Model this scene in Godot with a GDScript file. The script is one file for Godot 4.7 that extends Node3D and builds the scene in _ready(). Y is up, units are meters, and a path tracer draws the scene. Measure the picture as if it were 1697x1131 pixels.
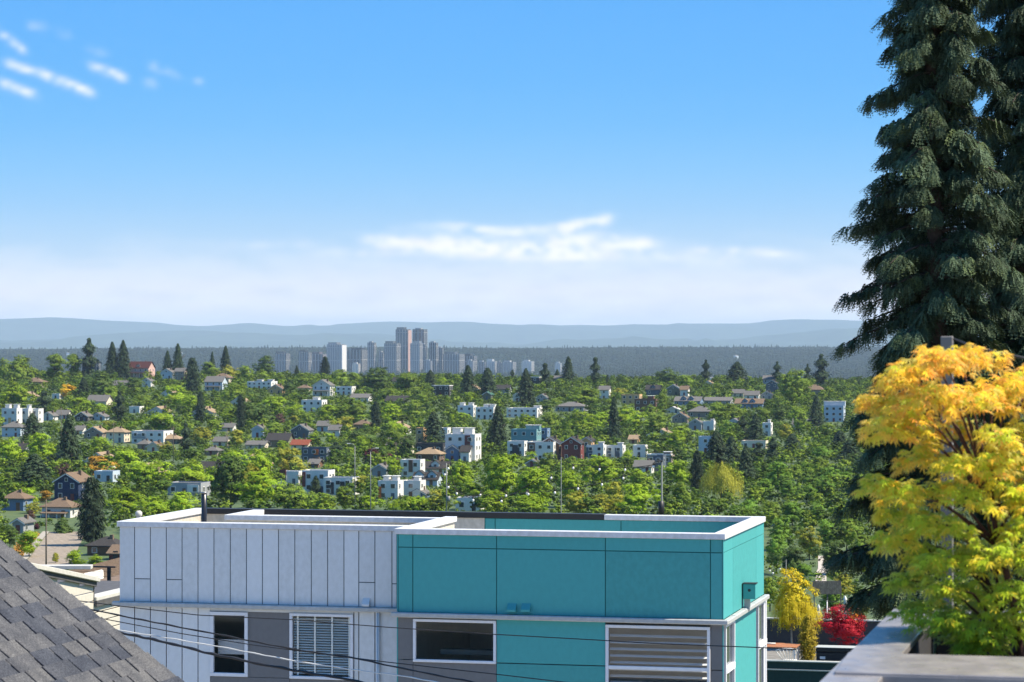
extends Node3D
# View: eye at the origin, looking along -Z. A pixel of the 1697x1131 photograph at distance D is at(px, py, D).
const F := 4500.0
const CX := 848.5
const HY := 570.0
const YAW := deg_to_rad(-13.5)   # the street grid: fronts turn slightly away from the lens
const TILE := 3.77

var mats := {}
var tex := {}
var names := {}
var meshes := {}
var landmarks := []      # [short name, px, py]
var footprints := []     # [x, z, radius] of houses
var tree_rows := []
var rng := RandomNumberGenerator.new()
var hill_noise := FastNoiseLite.new()

func at(px: float, py: float, d: float) -> Vector3:
	return Vector3((px - CX) / F * d, -(py - HY) / F * d, -d)

func to_px(p: Vector3) -> Vector2:
	return Vector2(CX + p.x / -p.z * F, HY - p.y / -p.z * F)

func ray(px: float, py: float) -> Vector3:
	return Vector3((px - CX) / F, -(py - HY) / F, -1.0)

# where the sight line through a pixel meets a plane of a turned frame: axis 0 x, 1 y, 2 z, at value v; in that frame's own coordinates
func hit(xf: Transform3D, px: float, py: float, axis: int, v: float) -> Vector3:
	var inv := xf.affine_inverse()
	var o := inv * Vector3.ZERO
	var d := inv.basis * ray(px, py)
	var t: float = (v - o[axis]) / d[axis]
	return o + d * t

const PROFILE := [[-200, -13.5], [0, -14], [100, -15.5], [170, -21], [330, -36], [480, -43.5], [1100, -43], [1300, -37], [1500, -30.5], [1760, -25], [1880, -27], [2300, -60], [2800, -119], [6700, -119], [6900, -113], [8500, -94], [10000, -66], [12500, -32], [14500, -28], [17000, -70], [40000, -70]]

func ground(x: float, d: float) -> float:
	var h := -14.0
	for i in PROFILE.size() - 1:
		var a: Array = PROFILE[i]
		var b: Array = PROFILE[i + 1]
		if d >= a[0] and d <= b[0]:
			var t: float = (d - a[0]) / (b[0] - a[0])
			h = lerpf(a[1], b[1], t)
			break
	h += -0.010 * x * smoothstep(900.0, 1700.0, d) * (1.0 - smoothstep(1900.0, 2400.0, d))
	if d > 60.0:
		h += hill_noise.get_noise_2d(x, d) * minf(1.6, d * 0.002)
	if d > 7200.0:
		h += hill_noise.get_noise_2d(x * 0.03 + 900.0, d * 0.03) * 34.0 * smoothstep(7200.0, 10500.0, d)
	return h

func ground_hit(px: float, py: float) -> float:
	var d := 150.0
	var r := ray(px, py)
	while d < 1760.0:
		if r.y * d <= ground(r.x * d, d):
			return d
		d += 4.0
	return 1760.0

# ---------- names, labels, parts ----------
func numbered(called: String) -> String:
	if not names.has(called):
		names[called] = 0
		return called
	names[called] += 1
	return "%s_%03d" % [called, names[called]]

func tag(o: Node, label: String, category: String, group := "", kind := "") -> Node:
	if label != "": o.set_meta("label", label)
	if category != "": o.set_meta("category", category)
	if group != "": o.set_meta("group", group)
	if kind != "": o.set_meta("kind", kind)
	return o

func thing(called: String, label: String, category: String, pos := Vector3.ZERO, turn := 0.0, group := "") -> Node3D:
	var o := Node3D.new()
	o.name = numbered(called)
	o.position = pos
	o.rotation.y = turn
	add_child(o)
	tag(o, label, category, group)
	return o

func part(parent: Node, called: String, mesh: Mesh, mat: Material, pos := Vector3.ZERO, rot := Vector3.ZERO, scl := Vector3.ONE) -> MeshInstance3D:
	var o := MeshInstance3D.new()
	o.name = called if parent != self else numbered(called)
	o.mesh = mesh
	o.material_override = mat
	o.position = pos
	o.rotation = rot
	o.scale = scl
	parent.add_child(o, true)
	return o

func structure(called: String, mesh: Mesh, mat: Material) -> MeshInstance3D:
	var o := part(self, called, mesh, mat)
	o.set_meta("kind", "structure")
	return o

# ---------- meshes ----------
func tri(st: SurfaceTool, a: Vector3, b: Vector3, c: Vector3) -> void:
	st.add_vertex(a); st.add_vertex(b); st.add_vertex(c)

func quad(st: SurfaceTool, a: Vector3, b: Vector3, c: Vector3, d: Vector3) -> void:
	tri(st, a, b, c); tri(st, a, c, d)

func flat(st: SurfaceTool) -> ArrayMesh:
	st.generate_normals()
	return st.commit()

func new_st(smooth := false) -> SurfaceTool:
	var st := SurfaceTool.new()
	st.begin(Mesh.PRIMITIVE_TRIANGLES)
	st.set_smooth_group(0 if smooth else -1)
	return st

# a box with all its edges chamfered, centred
func bevel(size: Vector3, b: float) -> ArrayMesh:
	var key := "%s %s" % [size.snapped(Vector3.ONE * 0.0005), b]
	if meshes.has(key): return meshes[key]
	var h := size / 2.0
	b = minf(b, minf(h.x, minf(h.y, h.z)) * 0.6)
	var st := new_st()
	var c := func(sx: float, sy: float, sz: float, ax: int) -> Vector3:
		var v := Vector3(sx * (h.x - b), sy * (h.y - b), sz * (h.z - b))
		v[ax] = [sx, sy, sz][ax] * h[ax]
		return v
	var face := func(pts: Array) -> void:
		var n: Vector3 = (pts[1] - pts[0]).cross(pts[2] - pts[0])
		var mid := Vector3.ZERO
		for p in pts: mid += p
		if n.dot(mid) > 0: pts.reverse()
		for i in range(1, pts.size() - 1): tri(st, pts[0], pts[i], pts[i + 1])
	for ax in 3:
		for s in [-1.0, 1.0]:
			var pts := []
			for q in [[-1.0, -1.0], [1.0, -1.0], [1.0, 1.0], [-1.0, 1.0]]:
				var g := [0.0, 0.0, 0.0]
				g[ax] = s; g[(ax + 1) % 3] = q[0]; g[(ax + 2) % 3] = q[1]
				pts.append(c.call(g[0], g[1], g[2], ax))
			face.call(pts)
	for ax in 3:
		var a1 := (ax + 1) % 3
		var a2 := (ax + 2) % 3
		for q in [[-1.0, -1.0], [1.0, -1.0], [1.0, 1.0], [-1.0, 1.0]]:
			var g0 := [0.0, 0.0, 0.0]
			g0[a1] = q[0]; g0[a2] = q[1]
			var g1 := g0.duplicate()
			g0[ax] = -1.0; g1[ax] = 1.0
			face.call([c.call(g0[0], g0[1], g0[2], a1), c.call(g1[0], g1[1], g1[2], a1), c.call(g1[0], g1[1], g1[2], a2), c.call(g0[0], g0[1], g0[2], a2)])
	for sx in [-1.0, 1.0]:
		for sy in [-1.0, 1.0]:
			for sz in [-1.0, 1.0]:
				face.call([c.call(sx, sy, sz, 0), c.call(sx, sy, sz, 1), c.call(sx, sy, sz, 2)])
	meshes[key] = flat(st)
	return meshes[key]

func box(parent: Node, called: String, mat: Material, lo: Vector3, hi: Vector3, b := 0.004) -> MeshInstance3D:
	var a := Vector3(minf(lo.x, hi.x), minf(lo.y, hi.y), minf(lo.z, hi.z))
	var z := Vector3(maxf(lo.x, hi.x), maxf(lo.y, hi.y), maxf(lo.z, hi.z))
	return part(parent, called, bevel(z - a, b), mat, (a + z) / 2.0)

func plain_box(parent: Node, called: String, mat: Material, centre: Vector3, size: Vector3) -> MeshInstance3D:
	if not meshes.has("unit"):
		meshes["unit"] = BoxMesh.new()
	return part(parent, called, meshes["unit"], mat, centre, Vector3.ZERO, size)

# a tube of varying radius along points
func tube(points: Array, radii: Array, sides := 8, caps := true) -> ArrayMesh:
	var st := new_st(true)
	var rings := []
	for i in points.size():
		var dir: Vector3 = (points[mini(i + 1, points.size() - 1)] - points[maxi(i - 1, 0)]).normalized()
		var side := dir.cross(Vector3.UP if absf(dir.y) < 0.9 else Vector3.RIGHT).normalized()
		var up := side.cross(dir)
		var ring := []
		for k in sides:
			var a := TAU * k / sides
			ring.append(points[i] + (side * cos(a) + up * sin(a)) * radii[i])
		rings.append(ring)
	for i in points.size() - 1:
		for k in sides:
			var m := (k + 1) % sides
			quad(st, rings[i][k], rings[i + 1][k], rings[i + 1][m], rings[i][m])
	if caps:
		for k in range(1, sides - 1):
			tri(st, rings[0][0], rings[0][k], rings[0][k + 1])
			tri(st, rings[-1][0], rings[-1][k + 1], rings[-1][k])
	return flat(st)

# an outline (x, y), clockwise seen from +z, pushed from z0 to z1
func extrude(outline: Array, z0: float, z1: float) -> ArrayMesh:
	var st := new_st()
	var n := outline.size()
	var area := 0.0
	for i in n:
		var p: Vector2 = outline[i]
		var q: Vector2 = outline[(i + 1) % n]
		area += p.x * q.y - q.x * p.y
	if area > 0: outline.reverse()
	var idx := Geometry2D.triangulate_polygon(PackedVector2Array(outline))
	for i in range(0, idx.size(), 3):
		var a: Vector2 = outline[idx[i]]
		var b: Vector2 = outline[idx[i + 1]]
		var c: Vector2 = outline[idx[i + 2]]
		if (b - a).cross(c - a) > 0:
			var t := b; b = c; c = t
		tri(st, Vector3(a.x, a.y, z1), Vector3(b.x, b.y, z1), Vector3(c.x, c.y, z1))
		tri(st, Vector3(a.x, a.y, z0), Vector3(c.x, c.y, z0), Vector3(b.x, b.y, z0))
	for i in n:
		var p: Vector2 = outline[i]
		var q: Vector2 = outline[(i + 1) % n]
		quad(st, Vector3(p.x, p.y, z0), Vector3(q.x, q.y, z0), Vector3(q.x, q.y, z1), Vector3(p.x, p.y, z1))
	return flat(st)

# ---------- materials ----------
func noise_tex(called: String, freq: float, lo: Color, hi: Color, octaves := 4, size := 512, normal := false, bump := 4.0) -> Texture2D:
	if tex.has(called): return tex[called]
	var n := FastNoiseLite.new()
	n.seed = called.hash() % 9999
	n.frequency = freq
	n.fractal_octaves = octaves
	var t := NoiseTexture2D.new()
	t.width = size; t.height = size
	t.seamless = true
	t.noise = n
	if normal:
		t.as_normal_map = true
		t.bump_strength = bump
	else:
		var g := Gradient.new()
		g.set_color(0, lo); g.set_color(1, hi)
		t.color_ramp = g
	tex[called] = t
	return t

func rgb(r: float, g: float, b: float) -> Color:
	return Color(r / 255.0, g / 255.0, b / 255.0)

func lin(r: float, g: float, b: float) -> Color:
	return Color(r, g, b).linear_to_srgb()

# paint, siding, roofing: one base colour, weathered by a soft noise laid in the world
func paint(c: Color, rough := 0.75, grime := 0.10, scale := 0.35, spec := 0.4) -> StandardMaterial3D:
	var key := "paint %s %s %s %s" % [c.to_html(), rough, grime, scale]
	if mats.has(key): return mats[key]
	var m := StandardMaterial3D.new()
	m.albedo_color = c
	m.roughness = rough
	m.metallic_specular = spec
	if grime > 0.0:
		m.albedo_texture = noise_tex("grime %s" % grime, 0.012, Color(1 - grime * 2, 1 - grime * 2, 1 - grime * 2.1), Color.WHITE, 5)
		m.uv1_triplanar = true
		m.uv1_world_triplanar = true
		m.uv1_scale = Vector3.ONE * scale
	mats[key] = m
	return m

func leaf_mat(called: String, c: Color, back: float, rough := 0.6) -> StandardMaterial3D:
	if mats.has(called): return mats[called]
	var m := StandardMaterial3D.new()
	m.albedo_color = c.linear_to_srgb()
	m.vertex_color_use_as_albedo = true
	m.roughness = rough
	m.metallic_specular = 0.2
	m.cull_mode = BaseMaterial3D.CULL_DISABLED
	m.backlight_enabled = true
	m.backlight = Color(back, back, back * 0.6)
	mats[called] = m
	return m

func glass(called: String, tint: Color, alpha: float) -> StandardMaterial3D:
	if mats.has(called): return mats[called]
	var m := StandardMaterial3D.new()
	m.albedo_color = Color(tint.r, tint.g, tint.b, alpha)
	m.transparency = BaseMaterial3D.TRANSPARENCY_ALPHA
	m.roughness = 0.02
	m.metallic_specular = 0.8
	mats[called] = m
	return m

func dark_glass() -> StandardMaterial3D:
	if mats.has("dark glass"): return mats["dark glass"]
	var m := StandardMaterial3D.new()
	m.albedo_color = lin(0.03, 0.04, 0.05)
	m.roughness = 0.06
	m.metallic_specular = 0.7
	mats["dark glass"] = m
	return m

func metal(c: Color, rough: float, metallic := 0.6) -> StandardMaterial3D:
	var key := "metal %s %s %s" % [c.to_html(), rough, metallic]
	if mats.has(key): return mats[key]
	var m := StandardMaterial3D.new()
	m.albedo_color = c
	m.roughness = rough
	m.metallic = metallic
	mats[key] = m
	return m

const SUN_ENERGY := 1.6
const EXPOSURE := 2.1
const SKY_SCALE := 0.475
const FOG := 0.00003

# ---------- camera, sky, sun ----------
const SUN_AZ := deg_to_rad(98.0)   # to the right of the line of sight
const SUN_EL := deg_to_rad(53.0)
const SKY_KEYS := [[0.0, 240, 239, 245], [0.7, 236, 238, 246], [1.2, 226, 235, 249], [1.7, 204, 228, 251], [2.2, 184, 220, 252], [2.9, 158, 210, 254], [3.6, 138, 203, 255], [4.6, 116, 193, 255], [5.6, 104, 186, 255], [7.2, 95, 179, 255], [12.0, 90, 172, 252], [25.0, 87, 166, 249], [50.0, 84, 161, 246], [90.0, 81, 157, 243]]

func sky_colour(el: float) -> Color:
	for i in SKY_KEYS.size() - 1:
		var a: Array = SKY_KEYS[i]
		var b: Array = SKY_KEYS[i + 1]
		if el <= b[0]:
			var t := clampf((el - a[0]) / (b[0] - a[0]), 0, 1)
			return Color(lerpf(a[1], b[1], t), lerpf(a[2], b[2], t), lerpf(a[3], b[3], t)) / 255.0
	return rgb(81, 157, 243)

func build_sky() -> PanoramaSkyMaterial:
	var w := 4096
	var h := 2048
	var column := Image.create(1, h, false, Image.FORMAT_RGBF)
	for y in h:
		var el := 90.0 - (y + 0.5) / h * 180.0
		var c := sky_colour(el).srgb_to_linear() * SKY_SCALE if el > 0 else lin(0.18, 0.20, 0.20).srgb_to_linear()
		column.set_pixel(0, y, c)
	column.resize(w, h, Image.INTERPOLATE_NEAREST)
	var veil := FastNoiseLite.new()
	veil.seed = 11; veil.frequency = 0.9; veil.fractal_octaves = 5; veil.fractal_gain = 0.55
	var fine := FastNoiseLite.new()
	fine.seed = 5; fine.frequency = 2.4; fine.fractal_octaves = 4
	var white := rgb(255, 253, 255).srgb_to_linear() * SKY_SCALE * 1.18
	var pink := rgb(250, 240, 247).srgb_to_linear() * SKY_SCALE * 1.12
	# wisps: [azimuth, elevation of both ends, half width, strength], degrees
	var wisps := []
	for s in [[2, 108, 60, 128, 5, .75], [60, 125, 155, 161, 7, .85], [143, 112, 210, 135, 5, .9], [-6, 58, 42, 94, 6, .5], [-8, 141, 62, 166, 6, .7], [247, 112, 270, 121, 4, .5], [268, 119, 302, 133, 3, .25], [238, 140, 259, 144, 3, .5], [318, 136, 336, 137, 3, .4], [44, 50, 80, 53, 3, .35], [92, 58, 116, 67, 3, .25], [140, 86, 180, 94, 3, .3], [920, 380, 1018, 362, 9, .95], [730, 374, 870, 387, 7, .7], [600, 398, 780, 412, 11, .95], [680, 404, 1010, 424, 21, .95], [900, 394, 1090, 408, 15, .9], [820, 384, 960, 376, 8, .6], [500, 418, 700, 420, 7, .35], [1140, 412, 1330, 424, 7, .6], [640, 378, 750, 374, 3, .35], [980, 420, 1230, 432, 12, .35], [380, 408, 560, 404, 5, .25]]:
		wisps.append([rad_to_deg(atan((s[0] - CX) / F)), rad_to_deg(atan((HY - s[1]) / F)), rad_to_deg(atan((s[2] - CX) / F)), rad_to_deg(atan((HY - s[3]) / F)), maxf(s[4], 6.8) / 78.5, s[5] * clampf(s[4] / 6.0, 0.55, 1.0)])
	var r := RandomNumberGenerator.new()
	r.seed = 77
	for i in 300:   # the same kind of cirrus all round the horizon
		var a := r.randf_range(13.5, 341.0)
		if a > 180: a -= 360
		var e := r.randf_range(1.6, 9.0)
		var l := r.randf_range(0.4, 4.5)
		wisps.append([a, e, a + l, e + l * r.randf_range(-0.28, 0.05), r.randf_range(0.05, 0.16), r.randf_range(0.2, 0.7)])
	var rows := int(13.0 / 180.0 * h)
	var cells := {}   # wisps by 2-degree column
	for s in wisps:
		for k in range(int(floor((minf(s[0], s[2]) - 1) / 2.0)), int(floor((maxf(s[0], s[2]) + 1) / 2.0)) + 1):
			if not cells.has(k): cells[k] = []
			cells[k].append(s)
	for y in range(h / 2 - rows, h / 2):
		var el := 90.0 - (y + 0.5) / h * 180.0
		var base := sky_colour(el).srgb_to_linear() * SKY_SCALE
		for x in w:
			var az := (x + 0.5) / w * 360.0   # the panorama's edge is straight ahead
			if az > 180.0: az -= 360.0
			var cover := 0.0
			if el < 4.2:
				var n := veil.get_noise_2d(az * 0.45, el * 2.6 + az * 0.05)
				var low := 1.0 - smoothstep(0.9, 2.3, el + n * 0.9)
				cover = low * (0.52 + 0.6 * n)
			for s in cells.get(int(floor(az / 2.0)), []):
				if absf(el - (s[1] + s[3]) * 0.5) > 1.2: continue
				var d := Vector2(s[2] - s[0], s[3] - s[1])
				var t := clampf(Vector2(az - s[0], el - s[1]).dot(d) / d.length_squared(), 0, 1)
				var gap := Vector2(az - s[0] - d.x * t, el - s[1] - d.y * t).length()
				if gap < s[4] * 2.2:
					var f: float = exp(-pow(gap / s[4], 2) * 1.6) * s[5] * smoothstep(0.0, 0.3, t + 0.08) * smoothstep(0.0, 0.25, 1.08 - t)
					f *= clampf(0.95 + fine.get_noise_2d(az * 0.55, el * 5.0 + az * 0.5) * 1.5, 0.05, 1.5)
					cover = 1.0 - (1.0 - cover) * (1.0 - clampf(f, 0, 1))
			if cover > 0.01:
				column.set_pixel(x, y, base.lerp(white.lerp(pink, clampf(0.55 - el * 0.25 + veil.get_noise_2d(az, el * 3.0) * 0.6, 0, 1)), clampf(cover, 0, 0.97)))
	var m := PanoramaSkyMaterial.new()
	m.panorama = ImageTexture.create_from_image(column)
	return m

func build_world() -> void:
	var cam := Camera3D.new()
	cam.name = "camera"
	cam.fov = 2.0 * rad_to_deg(atan(565.5 / F))
	cam.rotation.x = atan((HY - 565.5) / F)
	cam.near = 0.5
	cam.far = 90000.0
	var lens := CameraAttributesPhysical.new()
	lens.frustum_focal_length = 12.0 / (565.5 / F)
	lens.frustum_focus_distance = 55.0
	lens.frustum_near = 0.5
	lens.frustum_far = 90000.0
	lens.exposure_aperture = 9.0
	cam.attributes = lens
	add_child(cam)
	cam.current = true
	var sun := DirectionalLight3D.new()
	sun.name = "sun"
	sun.light_energy = SUN_ENERGY
	sun.light_color = Color(1.0, 0.95, 0.86)
	sun.light_angular_distance = 0.53
	sun.shadow_enabled = true
	var towards := Vector3(sin(SUN_AZ) * cos(SUN_EL), sin(SUN_EL), -cos(SUN_AZ) * cos(SUN_EL))
	sun.transform = Transform3D(Basis.looking_at(-towards), Vector3(0, 60, 0))
	add_child(sun)
	var e := Environment.new()
	e.background_mode = Environment.BG_SKY
	e.sky = Sky.new()
	e.sky.sky_material = build_sky()
	e.tonemap_mode = Environment.TONE_MAPPER_LINEAR
	e.tonemap_exposure = EXPOSURE
	e.sdfgi_enabled = true
	e.ssao_enabled = true
	e.ssil_enabled = true
	e.fog_enabled = true
	e.fog_density = FOG
	e.fog_light_color = Color(0.80, 0.91, 1.0)
	var we := WorldEnvironment.new()
	we.name = "world"
	we.environment = e
	add_child(we)

# ---------- land ----------
func strip(rows: Array) -> ArrayMesh:   # rows of equal length, each an Array of points
	var st := new_st(true)
	for i in rows.size() - 1:
		for k in rows[i].size() - 1:
			quad(st, rows[i][k], rows[i + 1][k], rows[i + 1][k + 1], rows[i][k + 1])
	st.index()
	return flat(st)

func build_land() -> void:
	hill_noise.seed = 3
	hill_noise.frequency = 0.006
	hill_noise.fractal_octaves = 3
	var ds := []
	var d := -160.0
	while d < 17000:
		ds.append(d)
		d += 20.0 if d < 300 else 25.0 if d < 2000 else 120.0 if d < 8000 else 200.0
	ds.append(21000.0)
	var rows := []
	for dd in ds:
		var row := []
		var half := 160.0 + maxf(dd, 0.0) * 0.33
		for k in 81:
			var x := lerpf(-half, half, k / 80.0)
			row.append(Vector3(x, ground(x, dd), -dd))
		rows.append(row)
	var turf := StandardMaterial3D.new()
	turf.albedo_color = lin(0.9, 0.9, 0.9)
	var n := noise_tex("turf", 0.02, lin(0.035, 0.068, 0.016), lin(0.09, 0.125, 0.035), 5)
	turf.albedo_texture = n
	turf.uv1_triplanar = true
	turf.uv1_world_triplanar = true
	turf.uv1_scale = Vector3.ONE * 0.02
	turf.roughness = 0.95
	var near_rows := []
	var far_rows := []
	for i in ds.size():
		if ds[i] < 6000.0: near_rows.append(rows[i])
		if ds[i] > 5850.0: far_rows.append(rows[i])
	structure("ground", strip(near_rows), turf)
	structure("far_shore", strip(far_rows), paint(lin(0.022, 0.040, 0.024), 1.0, 0.2, 0.002, 0.1))
	# unseen pale paving, added to bounce sunlight onto the shaded building front
	var bounce_yard := []
	for i in 12:
		var row := []
		for k in 31:
			var dd := -150.0 + i * 20.5
			var x := lerpf(-150.0, 150.0, k / 30.0)
			row.append(Vector3(x, ground(x, dd) + 0.12, -dd))
		bounce_yard.append(row)
	structure("pavement", strip(bounce_yard), paint(lin(0.44, 0.43, 0.41), 0.95, 0.12, 0.2))
	var lake := PlaneMesh.new()
	lake.size = Vector2(5200, 4200)
	var water := StandardMaterial3D.new()
	water.albedo_color = lin(0.03, 0.07, 0.10)
	water.roughness = 0.12
	var lk := structure("lake_water", lake, water)
	lk.position = Vector3(0, -117.5, -4800)
	# the mountains: two ranges, each a long crest with slopes in front and behind
	var crest := [[-900, 533], [-500, 537], [0, 530], [60, 528], [100, 527], [150, 530], [250, 535], [300, 540], [370, 541], [420, 538], [470, 541], [498, 540], [508, 537], [522, 540], [545, 540], [556, 537], [650, 535], [760, 535], [850, 539], [950, 541], [1050, 540], [1150, 537], [1240, 538], [1270, 533], [1300, 531], [1390, 531], [1500, 533], [1697, 530], [2300, 534], [2700, 540]]
	var hn := FastNoiseLite.new()
	hn.seed = 21; hn.frequency = 0.00035; hn.fractal_octaves = 5; hn.fractal_type = FastNoiseLite.FRACTAL_RIDGED
	var rock := paint(lin(0.045, 0.070, 0.034), 0.95, 0.2, 0.0004, 0.1)
	for range_ in 2:
		var dist := 40000.0 if range_ == 0 else 33000.0
		var rr := []
		for j in 15:
			var t := j / 14.0          # 0 in front at the foot, 0.7 crest, 1 behind
			var row := []
			for k in 201:
				var px := lerpf(-850.0, 2600.0, k / 200.0)
				var top := 530.0
				for i in crest.size() - 1:
					if px >= crest[i][0] and px < crest[i + 1][0]:
						top = lerpf(crest[i][1], crest[i + 1][1], (px - crest[i][0]) / float(crest[i + 1][0] - crest[i][0]))
				if range_ == 1:
					top = 561.0 + 9.0 * sin(px * 0.0062 + 2.2) + 5.0 * sin(px * 0.017)
				var dd := dist + (t - 0.7) * 9000.0
				var x := (px - CX) / F * dist
				var peak := (HY - top) / F * dist
				var s := clampf(t / 0.7, 0, 1) if t <= 0.7 else 1.0 - (t - 0.7) / 0.3 * 0.6
				var y := lerpf(-75.0, peak, smoothstep(0.0, 1.0, s))
				if t < 0.69: y += hn.get_noise_2d(x, dd) * 110.0 * sin(PI * clampf(t / 0.7, 0, 1))
				row.append(Vector3(x, y, -dd))
			rr.append(row)
		structure("mountains", strip(rr), rock)
# ---------- foliage ----------
class Leaves:
	var v := PackedVector3Array()
	var n := PackedVector3Array()
	var c := PackedColorArray()
	var ix := PackedInt32Array()
	func leaf(p: Vector3, nrm: Vector3, along: Vector3, length: float, width: float, col: Color) -> void:
		var side := along.cross(nrm).normalized() * width * 0.5
		var k := v.size()
		v.append(p - along * length * 0.5); v.append(p + side); v.append(p + along * length * 0.5); v.append(p - side)
		for i in 4:
			n.append(nrm); c.append(col)
		ix.append_array(PackedInt32Array([k, k + 2, k + 1, k, k + 3, k + 2]))
	func mesh() -> ArrayMesh:
		var a := []
		a.resize(Mesh.ARRAY_MAX)
		a[Mesh.ARRAY_VERTEX] = v; a[Mesh.ARRAY_NORMAL] = n; a[Mesh.ARRAY_COLOR] = c; a[Mesh.ARRAY_INDEX] = ix
		var m := ArrayMesh.new()
		m.add_surface_from_arrays(Mesh.PRIMITIVE_TRIANGLES, a)
		return m

func rdir(r: RandomNumberGenerator) -> Vector3:
	var z := r.randf_range(-1, 1)
	var a := r.randf() * TAU
	var s := sqrt(1 - z * z)
	return Vector3(s * cos(a), z, s * sin(a))

func any_perp(nrm: Vector3, r: RandomNumberGenerator) -> Vector3:
	var p := nrm.cross(rdir(r))
	return p.normalized() if p.length() > 0.01 else nrm.cross(Vector3.RIGHT).normalized()

# a broad crown in a unit box: x and z within 0.5, y from 0 to 1 (the lower part hangs over the trunk)
func broad_crown(seed_: int, lobes: int, clumps: int, per: int, leaf: float, low := 0.16) -> ArrayMesh:
	var r := RandomNumberGenerator.new()
	r.seed = seed_
	var L := Leaves.new()
	var ls := []
	for i in lobes:
		var d := rdir(r)
		var k := r.randf_range(0.15, 1.0)
		var size := r.randf_range(0.17, 0.27)
		var pos := Vector3(d.x * 0.31 * k, low + 0.16 + (d.y * 0.5 + 0.5) * (0.66 - low), d.z * 0.31 * k)
		if i == 0: pos = Vector3(0, 0.78, 0)
		if i == 1: pos = Vector3(0, 0.45, 0); size = 0.30
		ls.append([pos, size])
	for q in clumps:
		var lobe: Array = ls[r.randi() % lobes]
		var d := rdir(r)
		d.y = d.y * 0.85 + 0.18
		d = d.normalized()
		var centre: Vector3 = lobe[0] + d * lobe[1] * r.randf_range(0.62, 1.05) * Vector3(1, 0.9, 1)
		var cr := r.randf_range(0.04, 0.085)
		var tone := r.randf_range(0.72, 1.22)
		var warm := r.randf_range(0.88, 1.16)
		for k in per:
			var o := rdir(r)
			var p := centre + o * cr * pow(r.randf(), 0.5) * Vector3(1.15, 0.8, 1.15)
			if p.y > 1.0 or p.y < 0.02: continue
			var nrm := ((p - Vector3(0, 0.42, 0)).normalized() * 0.75 + d * 0.35 + o * 0.55 + rdir(r) * 0.30 + Vector3(0, 0.25, 0)).normalized()
			var t := tone * r.randf_range(0.85, 1.15)
			L.leaf(p, nrm, any_perp(nrm, r), leaf * r.randf_range(0.75, 1.4), leaf * r.randf_range(0.55, 0.95), Color(t * warm, t, t * r.randf_range(0.75, 1.2)))
	return L.mesh()

# fir or cedar: whorls of drooping boughs; shape 0 tapered, 1 irregular and flat-layered, 2 narrow
func fir_crown(seed_: int, shape: int, whorls: int, per: int, leaves: int, leaf: float) -> ArrayMesh:
	var r := RandomNumberGenerator.new()
	r.seed = seed_
	var L := Leaves.new()
	for w in whorls:
		var h := 0.05 + 0.95 * pow(float(w) / whorls, 0.92)
		var reach := pow(1.0 - h, 0.75) * 0.5 + 0.012
		if shape == 1: reach = (0.30 + 0.20 * sin(h * 19.0 + seed_)) * pow(1.0 - h, 0.55) + 0.02
		if shape == 2: reach = (0.42 * pow(sin(PI * clampf(h * 0.86 + 0.12, 0, 1)), 0.7) + 0.02) * (1.0 - h * 0.25)
		for b in per:
			var a := TAU * (b + r.randf()) / per + w * 1.3
			var len_ := reach * r.randf_range(0.62, 1.12)
			var out := Vector3(cos(a), 0, sin(a))
			var tone := r.randf_range(0.62, 1.3)
			for k in leaves:
				var t := pow((k + r.randf()) / leaves, 0.7)
				var droop := -0.10 * t * t * (0.5 + len_) + (0.05 * t if shape != 2 else 0.10 * t)
				var p := Vector3(0, minf(h, 0.985), 0) + out * len_ * t + Vector3(0, droop * 0.6, 0) + rdir(r) * Vector3(0.05, 0.010, 0.05) * (0.3 + len_) * 1.3
				if shape == 2: p += rdir(r) * Vector3(0.05, 0.02, 0.05)
				var nrm := (Vector3(0, 0.75, 0) + out * 0.7 + rdir(r) * 0.55).normalized()
				var along := (out * 0.8 + rdir(r) * 0.5 + Vector3(0, -0.35, 0)).normalized()
				along = (along - nrm * along.dot(nrm)).normalized()
				var c := tone * r.randf_range(0.75, 1.25)
				L.leaf(p, nrm, along, leaf * r.randf_range(0.9, 1.9), leaf * r.randf_range(0.35, 0.7), Color(c, c, c * r.randf_range(0.85, 1.15)))
	return L.mesh()

# a weeping crown: a dome of mounds with strands that hang from it
func willow_crown(seed_: int, strands: int, leaf: float) -> ArrayMesh:
	var r := RandomNumberGenerator.new()
	r.seed = seed_
	var L := Leaves.new()
	for s in strands:
		var a := r.randf() * TAU
		var k := pow(r.randf(), 0.55) * 0.47
		var mound := 0.09 * sin(a * 5.0) + 0.07 * sin(a * 9.0 + k * 20.0)
		var top := 0.93 - k * k * 1.6 + mound
		var p := Vector3(cos(a) * k, top, sin(a) * k)
		var tone := r.randf_range(0.7, 1.25)
		var fall := r.randf_range(0.18, 0.5) * (0.4 + k)
		var n_ := int(5 + fall * 34)
		for i in n_:
			var q := p + Vector3(cos(a) * 0.02 * i / n_, -fall * i / n_, sin(a) * 0.02 * i / n_) + rdir(r) * 0.012
			if q.y < 0.03: continue
			var nrm := (Vector3(cos(a), 0.45, sin(a)) + rdir(r) * 0.5).normalized()
			var along := (Vector3(0, -1, 0) + rdir(r) * 0.25).normalized()
			along = (along - nrm * along.dot(nrm)).normalized()
			var c := tone * r.randf_range(0.8, 1.2)
			L.leaf(q, nrm, along, leaf * r.randf_range(1.3, 2.4), leaf * 0.5, Color(c, c, c))
	return L.mesh()

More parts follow.
